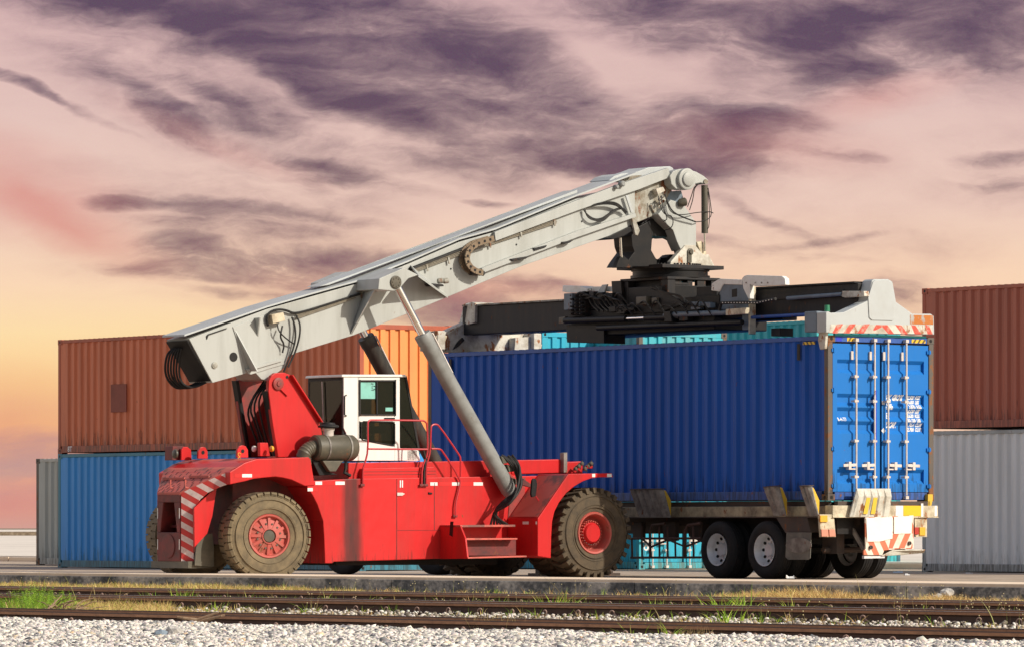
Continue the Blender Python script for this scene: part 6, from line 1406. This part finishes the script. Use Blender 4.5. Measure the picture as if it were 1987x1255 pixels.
# dry and green grass between the far tracks
s2 = Blades()
for _ in range(4200):
    px = random.choice((random.gauss(190, 45), random.gauss(300, 70), random.gauss(240, 120), random.uniform(0, 760), random.uniform(-20, 2010)))
    lim = 1 if px < 330 else .38
    if random.random() > lim: continue
    x, y = on_line(px, random.uniform(T3 + 1.2, T2 - .1)); s2.tuft(x, y, -.13, 4, random.uniform(.06, .20 if px < 330 else .09), .10, (0, 1), w=.008, lean=1.1)
tag(s2.build('dry_weeds', M['straw']), kind='stuff')
for _ in range(1500):
    px = random.choice((random.gauss(1085, 60), random.gauss(1030, 40), random.uniform(330, 600), random.uniform(500, 1987))); x, y = on_line(px, random.uniform(T2 + .05, T1 - .2))
    sgn.tuft(x, y, -.14, 3, random.uniform(.06, .15), .08, (0, 1), w=.007)
tag(sgn.build('green_grass', M['green']), kind='stuff')
wl = Blades(); wd_ = Blades()
for _ in range(520):
    px = random.choice((random.uniform(-10, 2000), random.gauss(420, 120), random.gauss(1100, 200), random.gauss(1500, 160))); p = random.choice((T3 + random.uniform(1.2, 2.2), T2 - random.uniform(.1, .6), T2 + random.uniform(.2, .9), T1 - random.uniform(.1, .7), PK - random.uniform(.1, .6)))
    x, y = on_line(px, p); h = random.uniform(.05, .20)
    (wl if random.random() < .6 else wd_).tuft(x, y, -.13, random.randint(3, 8), h, .06, (0, 1), w=.008, lean=1.0)
tag(wl.build('low_weeds', M['green']), kind='stuff'); tag(wd_.build('withered_weeds', M['straw']), kind='stuff')
# individual tufts one can point at
tufts = [(355, T1 - .8, 26, .24, .16, 'bright green grass tuft left of the middle, between the two far tracks'), (300, T1 - .6, 18, .17, .20, 'low green grass patch behind the rear wheel end of the middle rail'),
         (1075, T1 - .9, 40, .26, .30, 'green grass tuft in front of the red front wing'), (1400, T1 - .9, 46, .30, .28, 'tall bright green tuft below the trailer wheels'), (1445, T1 - .5, 14, .40, .12, 'upright green weed just right of the tuft below the trailer wheels'),
         (1540, T1 - .8, 10, .24, .16, 'sparse arching green blades left of the striped bumper'), (1410, T2 - 1.0, 26, .22, .24, 'small yellow green weed in front of the middle rail'), (1230, T3 - .1, 24, .17, .30, 'yellow green weed against the nearest rail'),
         (1300, T3 - .2, 16, .22, .12, 'small leafy green sprout standing at the nearest rail'), (225, T3 + 2.2, 22, .16, .25, 'pale grass tuft growing over the nearest track at left')]
for px, p, n, h, sp_, lab in tufts:
    x, y = on_line(px, p); b = Blades(); b.tuft(x, y, -.13, n, h * 1.1, sp_, (.1, .95), w=.012, lean=.9); tag(b.build('grass_tuft', M['green']), lab, 'grass tuft', 'green tufts along the tracks')
# big ferny weed clump at the left
x, y = on_line(88, T2 - 1.2); b = Blades(); random.seed(11)
for i in range(420):
    px = 80 + random.gauss(0, 58); h = .31 * math.exp(-((px - 75) / 75) ** 2) * random.uniform(.35, 1.1) + .05
    x, y = on_line(px, random.uniform(T3 + 2.2, T2 - .3)); az = random.uniform(0, 6.28); ln = h * random.uniform(.3, .9); tint = random.uniform(0, .62)
    b.blade(x, y, -.13, h, .010, ln, az, tint)
    for k in range(9):
        u = .3 + k * .075; cx_, cy_, cz = x + math.cos(az) * ln * u ** 1.6, y + math.sin(az) * ln * u ** 1.6, -.13 + h * u
        for sgn_ in (-1, 1): b.blade(cx_, cy_, cz, .012, .016, .06 * (1.2 - u), az + sgn_ * 1.1, tint + random.uniform(-.15, .2), seg=2, curl=1)
tag(b.build('weed_clump', M['green']), 'large bright green ferny weed clump at the far left between the tracks', 'weeds')
tw = MB(); random.seed(5)
for i in range(46):
    x, y = on_line(random.uniform(95, 165), random.uniform(T3 + 1.8, T3 + 3.2)); p0 = Vector((x, y, -.12 + random.uniform(0, .12))); dd = Vector((random.uniform(-.3, .3), random.uniform(-.3, .3), random.uniform(-.02, .14)))
    tw.tube([p0, p0 + dd * .5 + Vector((0, 0, .03)), p0 + dd], [.009, .007, .003], 5)
x, y = on_line(72, T3 + 2.0); x2, y2 = on_line(120, T3 + 2.4); tw.tube([(x, y, -.10), ((x + x2) / 2, (y + y2) / 2, .0), (x2, y2, .14)], [.014, .012, .006], 6)
tag(tw.build('twig_heap', M['twig']), 'heap of dead twigs and roots beside the ferny weeds', 'twigs')
for (px, p, ln_, lab) in ((390, T3 - .35, .42, 'weathered dead branch lying on the gravel left of the middle'), (500, T2 + 1.0, .4, 'pale dead grass bundle lying behind the middle rail')):
    x, y = on_line(px, p); m = MB(); n_ = 3 if 'branch' in lab else 16
    for i in range(n_):
        a = random.uniform(-.25, .25); z = -.04 if 'branch' in lab else -.12; r_ = .022 if n_ == 3 else .006
        p0 = Vector((x + random.uniform(-.05, .05), y, z + i * .006)); m.tube([p0 - Vector((ln_ / 2, a * .2, -.03)), p0 + Vector((0, .05 * a, .0)), p0 + Vector((ln_ / 2, a * .3, .05 + .03 * random.random()))], [r_ * .6, r_, r_ * .5], 6)
    tag(m.build('dead_branch', M['twig'], smooth=True), lab, 'branch')
# dry brush over the nearest rail and small flowers
b = Blades()
for i in range(130):
    px = random.gauss(955, 34); x, y = on_line(px, T3 + random.uniform(-.05, 1.3)); b.blade(x, y, -.10, random.uniform(.06, .24), .007, random.uniform(.03, .16), random.uniform(0, 6.28), random.uniform(0, .5))
for i in range(90):
    px = random.gauss(1340, 30); x, y = on_line(px, T3 - random.uniform(.1, .5)); b.blade(x, y, -.09, random.uniform(.04, .14), .007, random.uniform(.03, .12), random.uniform(0, 6.28), random.uniform(0, .4))
tag(b.build('dry_brush', M['stalk']), kind='stuff')
b = Blades(); fl = MB()
def flower(px, p, h, z=-.13):
    x, y = on_line(px, p); az = random.uniform(0, 6.28); ln = random.uniform(0, .08); b.blade(x, y, z, h, .006, ln, az, random.random(), seg=3)
    c = Vector((x + math.cos(az) * ln, y + math.sin(az) * ln, z + h * .97)); fl.lathe(c, (random.uniform(-.5, .5), -1, .6), [(0, -.005), (.0075, -.002), (.0075, .004), (0, .007)], 6)
for px, p, n in [(700, PK - .5, 10), (820, PK - .4, 10), (840, T1 - .6, 8), (930, PK - .3, 12), (960, T1 - .4, 10), (1110, PK - .3, 14), (1190, T1 - .6, 6), (1560, T1 - .6, 6), (1640, PK - .4, 8), (1740, T1 - .5, 16), (1790, PK - .5, 16),
                 (1840, T1 - .5, 14), (1900, T1 - .4, 12), (1965, T1 - .6, 14), (1520, T2 - .8, 10), (1750, T2 - .8, 8), (1970, T2 - .8, 10), (60, PK - .4, 6), (450, T1 - .5, 10), (610, T2 - .5, 8), (680, T1 - .6, 8), (1300, PK - .4, 8)]:
    for _ in range(int(n * .75)): flower(px + random.gauss(0, 34), p + random.uniform(-.3, .3), random.uniform(.08, .27))
o = b.build('flower_stalks', M['stalk']); tag(o, kind='stuff'); tag(fl.build('flower_heads', M['fluff']), kind='stuff')
b = Blades()
for px, p, h, ln, az in ((1100, T1 - .9, .62, -.45, 0), (1090, T1 - .9, .3, .3, 2.4), (1650, PK - .2, .34, .06, 0), (1670, PK - .2, .40, -.08, 0), (1680, PK - .3, .36, .16, 0), (1930, T2 - .9, .40, -.2, 0), (1960, T2 - .9, .42, .0, 0), (1610, T2 - .9, .34, -.18, 0), (1560, T2 - .9, .3, -.14, 0),
                         (150, T2 - .5, .55, -.22, 0), (170, T2 - .4, .35, .1, 0), (230, T2 - .6, .42, .06, 0), (206, PK - .5, .30, .12, 0), (620, T1 - .5, .3, .02, 0), (1280, T2 - 1, .22, -.1, 0), (30, PK - .4, .2, .2, 0), (185, T1 - .5, .3, -.06, 0)):
    x, y = on_line(px, p); b.blade(x, y, -.13, h, .012, abs(ln), 0 if ln > 0 else math.pi, random.uniform(.3, .9), seg=7)
tag(b.build('long_grass_stalks', M['stalk']), kind='stuff')
# a few bigger loose stones and litter
def rock(px, p, z, r_, col, lab, cat='stone', flat=.7):
    x, y = on_line(px, p); bm = bmesh.new(); bmesh.ops.create_icosphere(bm, subdivisions=2, radius=r_)
    for v in bm.verts: v.co *= random.uniform(.75, 1.15); v.co.z *= flat
    me = bpy.data.meshes.new('loose_stone'); bm.to_mesh(me); bm.free(); me.materials.append(col); o = bpy.data.objects.new('loose_stone', me); COL.objects.link(o); o.location = (x, y, z); return tag(o, lab, cat)
cst = mat('pale_concrete_lump', (.50, .47, .43), .9, amt=.6, dirt=(.2, .18, .16), scale=14, bump=.6)
rock(1838, PK - .35, -.02, .10, cst, 'broken concrete lump lying against the platform edge at right'); rock(1820, PK - .5, -.08, .08, cst, 'smaller rubble piece beside the broken lump at the platform edge')
rock(337, T3 - 4.2, -.03, .09, cst, 'large pale rock at the bottom edge of the gravel'); rock(312, T3 - 4.4, -.04, .06, mat('blue_grey_stone', (.22, .28, .34), .8), 'blue grey rock at the bottom edge of the gravel')
def litter(px, py, w_, h_, col, lab, z=.005):
    D = (HC - z) * F_PX / (py - YH); X = (px - CX) / F_PX * D; m = MB(); n = 7; vs = []
    for i in range(n):
        for j in range(3): vs.append((X + (i / (n - 1) - .5) * w_, D + (j - 1) * .15, z + (h_ * random.uniform(.3, 1) if j == 1 else 0)))
    m.add(vs, [(i * 3 + j, (i + 1) * 3 + j, (i + 1) * 3 + j + 1, i * 3 + j + 1) for i in range(n - 1) for j in range(2)]); return tag(m.build('litter', col, recalc=False), lab, 'litter')
pw = plain('white_paper', (.85, .82, .76)); pb = plain('pale_blue_plastic', (.45, .60, .72))
litter(1742, 1110, .20, .03, pb, 'crumpled pale blue plastic on the yard between trailer and grey container'); litter(1760, 1115, .10, .04, pw, 'crumpled white paper on the yard left of the grey container')
litter(1880, 1111.5, .14, .02, pw, 'flat cream scrap in front of the grey container')
litter(1533, 1121, .12, .06, pw, 'crumpled white paper on the platform edge below the mud flap', z=.13)
litter(1225, 1148, .10, .07, pb, 'pale plastic shard at the foot of the platform edge', z=-.12)
